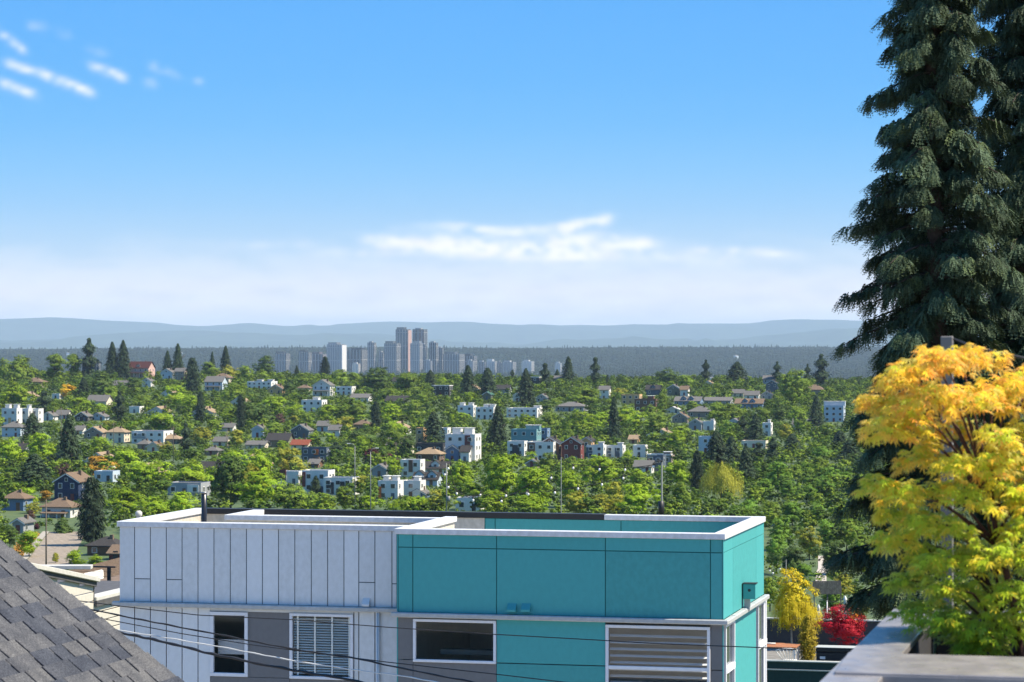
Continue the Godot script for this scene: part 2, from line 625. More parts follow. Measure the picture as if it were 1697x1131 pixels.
func make_trunk(seed_: int) -> ArrayMesh:   # unit height, with limbs reaching into the crown
	var r := RandomNumberGenerator.new()
	r.seed = seed_
	var st := SurfaceTool.new()
	st.begin(Mesh.PRIMITIVE_TRIANGLES)
	st.append_from(tube([Vector3(0, -0.06, 0), Vector3(0.004, 0.12, 0), Vector3(-0.006, 0.4, 0.004), Vector3(0.004, 0.86, 0)], [0.028, 0.021, 0.016, 0.003], 7), 0, Transform3D())
	for k in 6:
		var a := TAU * k / 6.0 + r.randf()
		var y := r.randf_range(0.22, 0.6)
		var o := Vector3(cos(a), 0, sin(a))
		st.append_from(tube([Vector3(0, y, 0), o * 0.10 + Vector3(0, y + 0.10, 0), o * r.randf_range(0.2, 0.3) + Vector3(0, y + 0.2, 0)], [0.011, 0.008, 0.002], 5), 0, Transform3D())
	return st.commit()

var small_rects := []
var rects := []          # [px0, px1, top, bottom, distance] of the houses
var crowns := {}
var trunks := []

func build_crowns() -> void:
	crowns["broad"] = []
	for i in 9:
		crowns["broad"].append(broad_crown(100 + i, 11 + i % 5, 200, 34, 0.036, 0.05))
	crowns["fir"] = []
	for i in 5:
		crowns["fir"].append(fir_crown(200 + i, i % 2, 30, 9, 24, 0.052))
	crowns["narrow"] = []
	for i in 3:
		crowns["narrow"].append(fir_crown(300 + i, 2, 30, 9, 22, 0.055))
	crowns["willow"] = [willow_crown(41, 900, 0.022)]
	for i in 3:
		trunks.append(make_trunk(50 + i))

# kind: [node name, phrase, crown, colour, translucency, crown starts at]
const KINDS := {
	"b": ["leafy_tree", "bright spring green leafy tree", "broad", [0.255, 0.375, 0.022], 0.8, 0.03],
	"g": ["leafy_tree", "fresh green leafy tree", "broad", [0.150, 0.270, 0.034], 0.7, 0.03],
	"m": ["leafy_tree", "mid green rounded tree", "broad", [0.175, 0.258, 0.030], 0.7, 0.03],
	"d": ["leafy_tree", "dense dark green tree", "broad", [0.076, 0.125, 0.026], 0.5, 0.02],
	"o": ["leafy_tree", "olive yellow-green tree", "broad", [0.300, 0.310, 0.036], 0.7, 0.03],
	"f": ["fir_tree", "dark layered conifer", "fir", [0.040, 0.066, 0.030], 0.2, 0.04],
	"c": ["cypress_tree", "slim dark cone-shaped conifer", "narrow", [0.030, 0.050, 0.026], 0.2, 0.03],
	"y": ["yellow_tree", "golden yellow leafy tree", "broad", [0.70, 0.44, 0.025], 0.5, 0.03],
	"k": ["bronze_tree", "rusty orange spreading tree", "broad", [0.34, 0.19, 0.022], 0.4, 0.03],
	"r": ["maroon_tree", "dark maroon-leaved tree", "broad", [0.075, 0.018, 0.026], 0.35, 0.03],
	"p": ["plum_tree", "brownish plum-coloured tree", "broad", [0.095, 0.055, 0.045], 0.35, 0.03],
	"w": ["willow_tree", "weeping willow with yellow-green hanging strands", "willow", [0.42, 0.42, 0.05], 0.7, 0.05],
}

func tree(kind: String, px: float, top: float, base: float, w: float) -> Node3D:
	if kind == "b" and px > 1200: kind = "g"
	var info: Array = KINDS[kind]
	var d := ground_hit(px, base)
	if info[2] == "broad":   # a tree before a house is no taller than lets the house show
		for h in rects:
			if h[4] < d - 4.0: continue
			var over := minf(px + w * 0.55, h[1]) - maxf(px - w * 0.55, h[0])
			if over > (h[1] - h[0]) * 0.45 and top < h[2] + (h[3] - h[2]) * 0.45 and base > h[2]:
				top = h[2] + (h[3] - h[2]) * 0.45
		if base - top < 9.0: return null
		w = minf(w, (base - top) * 2.2)
	var p := at(px, base, d)
	p.y = ground(p.x, d) - 0.2
	var tall := -(top - HY) / F * d - p.y
	var wide := w / F * d
	var o := Node3D.new()
	o.name = numbered(info[0])
	o.position = p
	o.rotation.y = rng.randf() * TAU
	add_child(o)
	var c: Array = info[3]
	var shade := rng.randi() % 3
	var mat := leaf_mat("leaf %s %d" % [kind, shade], Color(c[0], c[1], c[2]) * [0.86, 1.0, 1.15][shade], info[4])
	var start: float = info[5] * tall
	var list: Array = crowns[info[2]]
	part(o, "trunk", trunks[rng.randi() % trunks.size()], paint(lin(0.11, 0.085, 0.06), 0.9, 0.15, 0.8), Vector3.ZERO, Vector3.ZERO, Vector3(maxf(tall * 0.9, wide * 0.5), tall * 0.93, maxf(tall * 0.9, wide * 0.5)))
	var bulge := 1.30 if info[2] == "broad" else 1.4 if info[2] == "fir" else 1.15
	var high := maxf(tall * 1.01 - start, wide * 0.95) if info[2] == "broad" else tall * 1.01 - start   # low crowns reach down into the shrubs
	part(o, "crown", list[rng.randi() % list.size()], mat, Vector3(0, tall * 1.01 - high, 0), Vector3.ZERO, Vector3(wide * bulge, high, wide * bulge))
	var crown_at := Vector2(px, (top + base) * 0.5)
	tree_rows.append([o, info[1], crown_at, base - top, w])
	o.set_meta("category", "tree")
	o.set_meta("group", "trees of the wooded hillside")
	return o

const SIZE_WORDS := ["small", "", "tall"]
const ORDINAL := ["first", "second", "third", "fourth", "fifth", "sixth", "seventh", "eighth", "ninth", "tenth"]

# labels for the hillside trees: what it is, and where it stands against the house that is easiest to find
func label_trees() -> void:
	var by_label := {}
	landmarks.append_array([["teal building's rear corner", 1290, 880], ["willow", 1195, 806], ["garden fence", 1372, 975], ["park path", 1361, 935], ["black flue", 325, 838], ["white bay's parapet", 450, 842], ["sleeved light pole", 1097, 810], ["slim light pole", 930, 815], ["drum-bearing pole", 740, 812], ["tallest tower", 668, 610], ["dark cypress", 1420, 800], ["road", 100, 915], ["last white tower block", 875, 612], ["squat first tower", 468, 605]])
	for row in tree_rows:
		var best := 1e9
		var mark: Array = landmarks[0]
		for m in landmarks:
			var g: Vector2 = row[2] - Vector2(m[1], m[2])
			var s := Vector2(g.x, g.y * 1.3).length()
			if s < best and not (row[1].begins_with("weeping") and m[0] == "willow"):
				best = s; mark = m
		var gap: Vector2 = row[2] - Vector2(mark[1], mark[2])
		var where := ""
		if absf(gap.x) > absf(gap.y) * 1.1:
			where = ("just left of" if absf(gap.x) < 45 else "well left of") if gap.x < 0 else ("just right of" if absf(gap.x) < 45 else "well right of")
		else:
			where = ("behind" if absf(gap.y) < 34 else "uphill behind") if gap.y < 0 else ("in front of" if absf(gap.y) < 34 else "downhill before")
		var size: String = "small " if row[3] < 26 else "tall " if row[3] > 62 else ""
		var label: String = "%s%s %s the %s" % [size, row[1], where, mark[0]]
		if not by_label.has(label): by_label[label] = []
		by_label[label].append(row)
	for label in by_label:
		var same: Array = by_label[label]
		if same.size() == 1:
			same[0][0].set_meta("label", label)
			continue
		if same.size() > 5: print("many: ", same.size(), " ", label)
		same.sort_custom(func(a, b): return a[2].x < b[2].x)
		for i in same.size():
			var words: String = label.replace(" leafy ", " ").replace("just ", "").replace("rounded ", "").replace(" layered", "").replace("well ", "")
			same[i][0].set_meta("label", "%s, %s from the left" % [words, ORDINAL[mini(i, 9)]])

# T(tile corner x, y, rows of [kind, centre, top, base, width] in the tile's enlarged pixels)
func grove(x0: float, y0: float, rows: Array, scale := TILE) -> void:
	for q in rows:
		tree(q[0], x0 + q[1] / scale, y0 + q[2] / scale, y0 + q[3] / scale, q[4] / scale)

func build_trees() -> void:
	grove(0, 500, [["m", 130, 320, 520, 260], ["m", 340, 325, 510, 160], ["m", 455, 325, 470, 120], ["f", 555, 232, 450, 140], ["f", 700, 255, 430, 95], ["f", 768, 245, 430, 100], ["m", 920, 338, 480, 200], ["f", 1045, 310, 420, 75], ["f", 1110, 265, 430, 85], ["c", 1200, 360, 590, 120], ["f", 1325, 316, 420, 48], ["f", 1408, 280, 420, 80], ["m", 1310, 370, 480, 130], ["o", 1420, 390, 500, 150], ["m", 1530, 400, 510, 120], ["m", 20, 345, 500, 110],
		["b", 80, 490, 660, 240], ["y", 422, 512, 610, 100], ["f", 275, 560, 710, 140], ["b", 500, 585, 705, 250], ["d", 620, 420, 600, 200], ["m", 690, 530, 660, 130], ["f", 520, 480, 610, 110], ["d", 830, 470, 570, 120], ["b", 1090, 520, 660, 190], ["m", 880, 580, 690, 170], ["f", 745, 560, 760, 120], ["b", 1000, 593, 830, 325], ["m", 1460, 500, 650, 160], ["c", 1250, 570, 770, 75], ["d", 1545, 620, 790, 150], ["b", 1440, 660, 770, 120], ["c", 1505, 600, 830, 66], ["b", 1185, 580, 700, 130],
		["f", 200, 700, 890, 150], ["f", 430, 710, 1045, 165], ["b", 70, 840, 1060, 190], ["b", 250, 820, 1030, 200], ["f", 215, 955, 1180, 250], ["p", 400, 1000, 1150, 125], ["k", 605, 952, 1090, 225], ["b", 620, 840, 970, 220], ["o", 690, 735, 810, 150], ["f", 1160, 760, 970, 120], ["o", 1265, 785, 905, 150], ["b", 1335, 740, 815, 90], ["o", 1480, 798, 915, 110], ["o", 1040, 868, 965, 120], ["b", 800, 915, 1080, 260], ["b", 980, 985, 1180, 270], ["b", 1200, 975, 1190, 330], ["b", 1480, 915, 1080, 330], ["m", 330, 620, 730, 90], ["d", 560, 470, 560, 100]])
	grove(0, 720, [["c", 570, 285, 700, 225], ["b", 880, 175, 350, 190], ["b", 1125, 335, 520, 240], ["b", 770, 325, 540, 250], ["b", 950, 390, 560, 260], ["d", 1440, 130, 480, 260], ["o", 1570, 165, 480, 190], ["b", 460, 718, 815, 120], ["b", 590, 752, 820, 140], ["b", 180, 600, 770, 180], ["m", 40, 495, 660, 150], ["b", 170, 330, 420, 190], ["k", 280, 350, 430, 90], ["d", 60, 570, 720, 140], ["d", 390, 515, 620, 170], ["o", 345, 740, 812, 52], ["p", 190, 472, 530, 70], ["o", 205, 420, 490, 110], ["r", 228, 553, 600, 52], ["b", 20, 260, 350, 90], ["m", 60, 230, 330, 110]])
	grove(400, 500, [["d", 150, 335, 490, 145], ["c", 522, 350, 490, 80], ["m", 125, 420, 500, 135], ["m", 240, 445, 520, 95], ["m", 380, 440, 540, 125], ["f", 345, 400, 460, 42], ["m", 620, 422, 540, 150], ["m", 700, 440, 540, 110], ["d", 850, 408, 580, 200], ["m", 1040, 440, 590, 210], ["f", 1180, 430, 550, 95], ["b", 1260, 470, 540, 110], ["f", 1415, 400, 610, 115], ["f", 1540, 420, 610, 125], ["m", 930, 540, 650, 200], ["d", 300, 500, 590, 110], ["d", 80, 530, 630, 180], ["m", 330, 570, 640, 100], ["b", 210, 590, 710, 200], ["d", 110, 630, 780, 190], ["b", 340, 640, 740, 125], ["b", 540, 590, 760, 190], ["m", 700, 600, 770, 230], ["c", 840, 630, 830, 85], ["b", 935, 640, 760, 150], ["m", 1070, 610, 740, 210], ["f", 1200, 690, 900, 155], ["b", 1370, 690, 780, 210], ["b", 950, 745, 840, 165], ["b", 1100, 730, 800, 115], ["o", 640, 708, 830, 160], ["d", 730, 788, 930, 240], ["b", 750, 830, 970, 105], ["m", 940, 790, 970, 165], ["d", 1040, 800, 1000, 130], ["f", 590, 880, 1010, 150], ["r", 815, 915, 1020, 120], ["r", 920, 945, 1010, 115], ["b", 255, 868, 970, 115], ["o", 295, 910, 1075, 235], ["b", 90, 910, 1180, 230], ["o", 330, 708, 780, 85], ["p", 240, 700, 780, 80], ["m", 410, 690, 810, 115], ["b", 450, 818, 910, 105], ["b", 555, 820, 880, 95], ["m", 200, 756, 860, 165], ["p", 85, 760, 820, 85], ["f", 1600, 655, 940, 140], ["d", 0, 570, 790, 90], ["b", 1430, 560, 640, 110], ["m", 1140, 560, 660, 110]])
	grove(400, 700, [["b", 780, 262, 330, 95], ["b", 560, 238, 365, 215], ["b", 955, 225, 350, 115], ["b", 1370, 225, 470, 200], ["b", 1600, 218, 500, 210], ["b", 1450, 368, 520, 165], ["f", 465, 335, 445, 85], ["o", 745, 325, 460, 100], ["m", 640, 390, 560, 140], ["b", 100, 290, 580, 300], ["m", 330, 375, 580, 280], ["b", 790, 450, 580, 150], ["b", 1090, 458, 590, 210], ["o", 1210, 418, 580, 125], ["b", 980, 480, 590, 170], ["b", 1560, 488, 600, 150], ["d", 700, 245, 345, 95], ["m", 500, 440, 590, 180]])
	grove(800, 700, [["b", 130, 195, 520, 270], ["b", 300, 150, 265, 115], ["m", 410, 188, 320, 150], ["b", 320, 285, 560, 280], ["b", 540, 305, 540, 200], ["m", 560, 188, 310, 95], ["b", 730, 205, 400, 260], ["b", 905, 168, 285, 85], ["b", 970, 288, 430, 165], ["b", 1210, 203, 420, 190], ["o", 730, 448, 610, 145], ["o", 590, 418, 610, 180], ["b", 960, 370, 620, 260], ["o", 820, 368, 610, 170], ["d", 1160, 453, 590, 95], ["m", 1240, 365, 560, 170], ["c", 1340, 188, 480, 105], ["w", 1490, 265, 545, 255], ["f", 1460, 58, 330, 190], ["r", 530, 138, 205, 115], ["r", 1090, 178, 225, 135], ["b", 290, 445, 620, 260], ["b", 60, 425, 620, 210]])
	grove(800, 500, [["f", 535, 345, 535, 95], ["f", 705, 350, 525, 95], ["f", 390, 388, 550, 105], ["f", 270, 422, 670, 125], ["f", 185, 428, 490, 48], ["c", 30, 420, 580, 100], ["m", 150, 470, 630, 205], ["m", 450, 500, 650, 150], ["f", 465, 425, 520, 55], ["c", 780, 460, 540, 34], ["m", 630, 520, 670, 200], ["o", 860, 540, 610, 125], ["d", 1155, 405, 545, 165], ["m", 1270, 450, 570, 130], ["f", 1395, 365, 520, 80], ["d", 1480, 438, 610, 220], ["f", 1590, 378, 500, 150], ["f", 820, 600, 890, 95], ["b", 600, 660, 840, 260], ["b", 900, 640, 820, 250], ["m", 1050, 600, 730, 125], ["b", 265, 690, 800, 135], ["m", 410, 690, 830, 175], ["d", 400, 608, 700, 105], ["m", 1120, 570, 710, 95], ["m", 1080, 700, 860, 185], ["b", 1210, 800, 950, 160], ["m", 1240, 758, 880, 200], ["b", 1440, 680, 750, 85], ["m", 1310, 618, 690, 105], ["m", 1540, 628, 740, 190], ["d", 1000, 818, 920, 165], ["d", 1130, 828, 920, 125], ["b", 740, 690, 820, 140]])
	grove(1080, 560, [["m", 700, 180, 270, 110], ["f", 785, 150, 260, 80], ["m", 890, 188, 440, 205], ["f", 1060, 105, 330, 135], ["f", 975, 165, 310, 62], ["m", 410, 400, 510, 125], ["b", 380, 458, 515, 72], ["m", 520, 408, 510, 135], ["m", 680, 428, 530, 135], ["d", 800, 400, 550, 115], ["b", 670, 298, 350, 65], ["f", 1030, 358, 580, 105], ["m", 920, 430, 610, 150], ["f", 650, 480, 660, 125], ["f", 570, 490, 650, 110], ["b", 480, 510, 650, 115], ["o", 835, 538, 650, 95], ["f", 500, 618, 800, 140], ["f", 760, 628, 790, 125], ["f", 880, 600, 740, 140], ["f", 670, 658, 810, 130], ["f", 590, 680, 920, 140], ["m", 1100, 528, 650, 160], ["f", 1180, 580, 720, 140], ["f", 1240, 640, 800, 180], ["b", 1060, 668, 800, 125], ["b", 960, 768, 900, 140], ["b", 790, 775, 980, 175], ["b", 1120, 798, 950, 185], ["b", 710, 878, 1030, 150], ["b", 860, 888, 1030, 135], ["b", 970, 898, 1040, 145], ["b", 1080, 878, 1030, 165], ["o", 905, 628, 720, 85], ["m", 440, 998, 1100, 95], ["b", 620, 998, 1150, 200], ["m", 740, 1018, 1180, 185], ["b", 880, 1018, 1180, 175], ["b", 1030, 1008, 1180, 185], ["m", 1190, 1045, 1190, 170], ["b", 530, 1038, 1180, 220], ["m", 1040, 740, 860, 130], ["m", 900, 790, 900, 110]])
	grove(1180, 780, [["b", 370, 248, 430, 155], ["b", 610, 258, 430, 140], ["d", 430, 395, 600, 190], ["b", 345, 330, 560, 150], ["o", 520, 288, 480, 145], ["m", 720, 248, 440, 150], ["d", 640, 360, 560, 190], ["b", 490, 495, 650, 140], ["o", 700, 555, 690, 150], ["b", 645, 618, 790, 135], ["o", 795, 655, 800, 110], ["m", 310, 560, 760, 110], ["m", 800, 330, 560, 170]], 3.222)

# scrub, hedges and garden shrubs that nobody could count, filling the lots between the houses
func build_scrub() -> void:
	var r := RandomNumberGenerator.new()
	r.seed = 9
	var shapes := [broad_crown(901, 6, 34, 16, 0.085, 0.02), broad_crown(902, 7, 34, 16, 0.085, 0.02)]
	for half in 2:
		var xf := []
		var cols := []
		while xf.size() < 6500:
			var d := 330.0 + 1500.0 * sqrt(r.randf())
			var x := r.randf_range(-0.2, 0.2) * d
			var clear := true
			var limit := 9.0
			for f in footprints:
				if f[3] and absf(x - f[0] * d / f[1]) < f[2] and d < f[1]: limit = minf(limit, 1.2 + (f[1] - d) * 0.036)
				if Vector2(x - f[0], d - f[1]).length() < f[2]:
					clear = false
					break
			if x < -0.157 * d and x > -0.184 * d and d > 505 and d < 640: clear = false
			if not clear: continue
			var s := minf(r.randf_range(2.5, 7.0) * (0.6 if d < 560.0 else 1.0), limit)
			if s < 1.5: continue
			var b := Basis(Vector3.UP, r.randf() * TAU).scaled(Vector3(s * r.randf_range(0.85, 1.3), s, s * r.randf_range(0.85, 1.3)))
			xf.append(Transform3D(b, Vector3(x, ground(x, d) - 0.3, -d)))
			var k := r.randf()
			cols.append(Color(0.85, 1.0, 0.8) * r.randf_range(0.6, 1.0) if k < 0.5 else Color(1.5, 1.5, 0.9) * r.randf_range(0.8, 1.1) if k < 0.86 else Color(0.5, 0.55, 0.6))
		var mm := MultiMesh.new()
		mm.transform_format = MultiMesh.TRANSFORM_3D
		mm.use_colors = true
		mm.mesh = shapes[half]
		mm.instance_count = xf.size()
		for i in xf.size():
			mm.set_instance_transform(i, xf[i])
			mm.set_instance_color(i, cols[i])
		var o := MultiMeshInstance3D.new()
		o.name = numbered("shrubbery")
		o.multimesh = mm
		o.material_override = leaf_mat("scrub", Color(0.125, 0.18, 0.028), 0.55)
		add_child(o)
		tag(o, "green garden shrubs and hedges filling the lots between hillside houses" if half == 0 else "low mixed scrub growing between the trees of the hillside", "shrubs", "", "stuff")

# the far shore: a wood that reads as one mass
func build_far_wood() -> void:
	var r := RandomNumberGenerator.new()
	r.seed = 15
	var shapes := [fir_crown(601, 0, 9, 5, 5, 0.16), broad_crown(602, 6, 26, 9, 0.15, 0.02)]
	for half in 2:
		var xf := []
		while xf.size() < (5500 if half == 0 else 24000):
			var d := 6780.0 + 6500.0 * pow(r.randf(), 1.25)
			var x := r.randf_range(-0.215, 0.215) * d
			var px := CX + x / d * F
			if d < 8750 and px > 425 and px < 935 and r.randf() < 0.75: continue
			if d < 7600 and r.randf() < 0.45: continue
			var s := r.randf_range(9, 25) * r.randf_range(0.75, 1.1) if half == 0 else r.randf_range(8, 15)
			var wide := s * r.randf_range(0.4, 0.65) if half == 0 else s * r.randf_range(1.3, 2.4)
			xf.append(Transform3D(Basis(Vector3.UP, r.randf() * TAU).scaled(Vector3(wide, s, wide)), Vector3(x, ground(x, d) - 0.5, -d)))
		var mm := MultiMesh.new()
		mm.transform_format = MultiMesh.TRANSFORM_3D
		mm.mesh = shapes[half]
		mm.instance_count = xf.size()
		for i in xf.size(): mm.set_instance_transform(i, xf[i])
		var o := MultiMeshInstance3D.new()
		o.name = "far_conifer_forest" if half == 0 else "far_leafy_woods"
		o.multimesh = mm
		o.material_override = leaf_mat("far %d" % half, Color(0.028, 0.045, 0.024) if half == 0 else Color(0.040, 0.062, 0.026), 0.1)
		add_child(o)
		tag(o, "dark blue-green conifer forest on the far shore behind the towers" if half == 0 else "paler leafy woods on the far shore below the conifers", "forest", "", "stuff")
# ---------- houses of the hillside ----------
const PALETTE := {
	"white": [214, 213, 209], "cream": [214, 203, 180], "grey": [150, 154, 158], "slate": [84, 94, 106], "navy": [38, 54, 84], "blue": [104, 128, 156], "pale": [178, 192, 204], "tan": [196, 160, 112], "taupe": [142, 130, 118],
	"brown": [110, 82, 64], "red": [112, 56, 50], "pink": [200, 168, 160], "dark": [58, 58, 60], "teal": [104, 146, 152], "olive": [112, 112, 92], "orange": [206, 108, 52],
	"rg": [116, 114, 112], "rd": [70, 68, 68], "rb": [126, 108, 92], "rr": [146, 84, 66], "rt": [160, 140, 116], "rw": [206, 204, 198], "rgreen": [72, 110, 96], "rm": [82, 52, 52],
}

func tone(called: String) -> Color:
	var c: Array = PALETTE[called]
	return rgb(c[0], c[1], c[2])

func window_on(parent: Node, pos: Vector3, turn: float, w: float, h: float, trim: Material) -> void:
	var f := part(parent, "window", meshes["unit"], trim, pos, Vector3(0, turn, 0), Vector3(w, h, 0.14))
	part(f, "pane", meshes["unit"], dark_glass(), Vector3.ZERO, Vector3.ZERO, Vector3(0.80, 0.82, 1.3))

func gable_prism(w: float, h: float, rise: float, depth: float, over: float, thick: float) -> Array:
	# walls as a pentagon pushed along z, and a roof of two slabs
	var wall := extrude([Vector2(-w / 2, -2.0), Vector2(-w / 2, h), Vector2(0, h + rise), Vector2(w / 2, h), Vector2(w / 2, -2.0)], -depth, 0.0)
	var k := rise / (w / 2)
	var ox := w / 2 + over
	var oy := h - over * k
	var roof := extrude([Vector2(-ox, oy + 0.03), Vector2(0, h + rise + 0.03), Vector2(ox, oy + 0.03), Vector2(ox, oy + thick), Vector2(0, h + rise + thick + 0.05), Vector2(-ox, oy + thick)], -depth - over, over)
	return [wall, roof]

func hip_roof(w: float, depth: float, h: float, rise: float, over: float) -> ArrayMesh:
	var st := new_st()
	var x := w / 2 + over
	var z0 := over
	var z1 := -depth - over
	var mid := -depth / 2
	var ridge := maxf((w - depth) / 2, 0.0)
	var rz := maxf((depth - w) / 2, 0.0)
	var a := Vector3(-x, h, z0); var b := Vector3(x, h, z0); var c := Vector3(x, h, z1); var d := Vector3(-x, h, z1)
	var p := Vector3(-ridge, h + rise, mid + rz); var q := Vector3(ridge, h + rise, mid - rz)
	if rz > 0.0:
		p = Vector3(0, h + rise, mid + rz); q = Vector3(0, h + rise, mid - rz)
		tri(st, a, p, b); tri(st, c, q, d)
		quad(st, b, p, q, c); quad(st, d, q, p, a)
	else:
		quad(st, a, p, q, b); quad(st, c, q, p, d)
		tri(st, b, q, c); tri(st, d, p, a)
	var e := Vector3(0, 0.22, 0)
	quad(st, a - e, a, b, b - e); quad(st, b - e, b, c, c - e); quad(st, c - e, c, d, d - e); quad(st, d - e, d, a, a - e)
	quad(st, a - e, b - e, c - e, d - e)
	return flat(st)

func house(x0t: float, y0t: float, row: Array, scale := TILE) -> Node3D:
	var short: String = row[0]
	var px0: float = x0t + row[2] / scale
	var px1: float = x0t + row[3] / scale
	var pt: float = y0t + row[4] / scale
	var pb: float = y0t + row[5] / scale
	var kind: String = row[6]
	var wall := paint(tone(row[7]), 0.8, 0.06)
	var roofing := paint(tone(row[8]), 0.92, 0.16, 0.5, 0.2)
	var opt: Dictionary = row[9] if row.size() > 9 else {}
	var cx := (px0 + px1) / 2
	var d := ground_hit(cx, pb)
	var p := at(cx, pb, d)
	var w := (px1 - px0) / F * d * 0.92
	var total := (pb - pt) / F * d
	var depth := clampf(w * float(opt.get("deep", 0.85)), 6.0, 12.0)
	var trim := paint(tone("white"), 0.6, 0.04)
	var modern := kind == "flat"
	var o := thing("modern_house" if modern else "house", row[1], "house", p, YAW + float(opt.get("turn", 0.0)), "houses on the wooded hillside")
	(small_rects if opt.has("filler") else rects).append([px0, px1, pt, pb, d])
	if not opt.has("filler"): landmarks.append([short, cx, (pt + pb) / 2])
	footprints.append([p.x, d + depth / 2, maxf(w, depth) * 0.62, not opt.has("filler")])
	var unit: Mesh = meshes["unit"]
	var h := total
	if kind == "gf" or kind == "gx" or kind == "hip":
		var rise := minf(total * 0.45, w * 0.30) if kind == "gf" else minf(total * 0.45, depth * 0.32)
		h = total - rise
		if kind == "gf":
			var g := gable_prism(w, h, rise, depth, 0.5, 0.24)
			part(o, "wall", g[0], wall)
			var rf := part(o, "roof", g[1], roofing)
			part(rf, "chimney", unit, paint(tone("rb"), 0.9, 0.15), Vector3(w * 0.2, h + rise * 0.9, -depth * 0.6), Vector3.ZERO, Vector3(0.8, 1.8, 0.8))
			for s in [-1, 1]:   # barge boards along the gable
				var a := atan2(rise, w / 2)
				part(o, "barge_board", unit, trim, Vector3(s * w * 0.25 + s * 0.2, h + rise / 2 - 0.16, 0.515), Vector3(0, 0, -s * a), Vector3(w / 2 / cos(a) + 0.7, 0.26, 0.06))
			if rise > 1.6 and h > 2: window_on(o, Vector3(0, h + rise * 0.22, 0.05), 0, 0.9, 1.0, trim)
		elif kind == "gx":
			var g := gable_prism(depth, h, rise, w, 0.5, 0.24)
			var turn := Vector3(0, PI / 2, 0)
			part(o, "wall", g[0], wall, Vector3(w / 2, 0, -depth / 2), turn)
			var rf := part(o, "roof", g[1], roofing, Vector3(w / 2, 0, -depth / 2), turn)
			part(rf, "chimney", unit, paint(tone("rb"), 0.9, 0.15), Vector3(0.6, h + rise, -w * 0.3), Vector3.ZERO, Vector3(0.8, 1.6, 0.8))
			if opt.get("dormer", 0):
				for k in int(opt["dormer"]):
					var dx: float = (k + 0.5 - opt["dormer"] / 2.0) * 4.0
					var gd := gable_prism(2.6, 1.5, 1.0, 3.0, 0.25, 0.15)
					part(o, "dormer", gd[0], wall, Vector3(dx, h + 0.1, -0.6))
					part(o, "dormer_roof", gd[1], roofing, Vector3(dx, h + 0.1, -0.6))
					window_on(o, Vector3(dx, h + 0.95, -0.56), 0, 1.2, 0.9, trim)
		else:
			part(o, "wall", unit, wall, Vector3(0, h / 2 - 1.0, -depth / 2), Vector3.ZERO, Vector3(w, h + 2.0, depth))
			var rf := part(o, "roof", hip_roof(w, depth, h + 0.03, rise, 0.55), roofing)
			part(rf, "chimney", unit, paint(tone("rb"), 0.9, 0.15), Vector3(w * 0.18, h + rise * 0.8, -depth * 0.4), Vector3.ZERO, Vector3(0.7, 1.5, 0.7))
	else:
		# a modern box: walls, parapet, roof deck, stair head, accent panel
		var up := clampf(total * 0.22, 0.0, 2.4)
		if opt.get("plain", false): up = 0.0
		h = total - up
		part(o, "wall", unit, wall, Vector3(0, h / 2 - 1.0, -depth / 2), Vector3.ZERO, Vector3(w, h + 2.0, depth))
		part(o, "roof", unit, roofing, Vector3(0, h + 0.05, -depth / 2), Vector3.ZERO, Vector3(w - 0.5, 0.1, depth - 0.5))
		for e in [[Vector3(0, h + 0.2, -0.12), Vector3(w + 0.1, 0.4, 0.25)], [Vector3(0, h + 0.2, -depth + 0.12), Vector3(w + 0.1, 0.4, 0.25)], [Vector3(-w / 2 + 0.12, h + 0.195, -depth / 2), Vector3(0.25, 0.39, depth - 0.5)], [Vector3(w / 2 - 0.12, h + 0.195, -depth / 2), Vector3(0.25, 0.39, depth - 0.5)]]:
			part(o, "parapet", unit, wall if not opt.has("cap") else paint(tone(opt["cap"]), 0.7, 0.05), e[0], Vector3.ZERO, e[1])
		if up > 0.8:
			var heads: Array = opt.get("heads", [0.28])
			for q in heads:
				part(o, "stair_head", unit, wall, Vector3(q * w, h + up / 2 + 0.05, -depth * 0.55), Vector3.ZERO, Vector3(minf(w * 0.28, 3.2), up, minf(depth * 0.4, 3.4)))
				part(o, "stair_head_roof", unit, trim, Vector3(q * w, h + up + 0.12, -depth * 0.55), Vector3.ZERO, Vector3(minf(w * 0.28, 3.2) + 0.5, 0.14, minf(depth * 0.4, 3.4) + 0.5))
	var acc: Array = opt.get("accent", [])
	for q in acc:   # [colour, from, to (shares of the width), bottom, top (shares of the height)]
		part(o, "accent_panel", unit, paint(tone(q[0]), 0.75, 0.07), Vector3((q[1] + q[2] - 1.0) / 2 * w, (q[3] + q[4]) / 2 * h, 0.09), Vector3.ZERO, Vector3((q[2] - q[1]) * w, (q[4] - q[3]) * h, 0.3))
	# windows in rows, storey by storey, on the front and on the sunny side
	var storeys := clampi(roundi(h / 2.9), 1, 4)
	var cols := clampi(int(w / 2.9), 1, 5)
	var ww := 1.5 if modern else 1.15
	for s in storeys:
		var y := (s + 0.56) * h / storeys
		for k in cols:
			var t := (k + 0.5) / cols - 0.5
			if s == 0 and k == cols / 2:
				part(o, "door", unit, paint(tone(["brown", "red", "slate", "dark"][int(cx) % 4]), 0.6, 0.05), Vector3(t * w, 1.05, 0.05), Vector3.ZERO, Vector3(1.0, 2.1, 0.16))
				continue
			var z := 0.05
			for q in acc:
				if t + 0.5 > q[1] - 0.05 and t + 0.5 < q[2] + 0.05: z = 0.22
			window_on(o, Vector3(t * w, y, z), 0, ww, minf(1.5, h / storeys * 0.55), trim)
		for k in (2 if depth > 6.5 else 1):
			window_on(o, Vector3(w / 2 + 0.05, y, -depth * (0.28 + 0.42 * k)), PI / 2, ww * 0.9, minf(1.4, h / storeys * 0.5), trim)
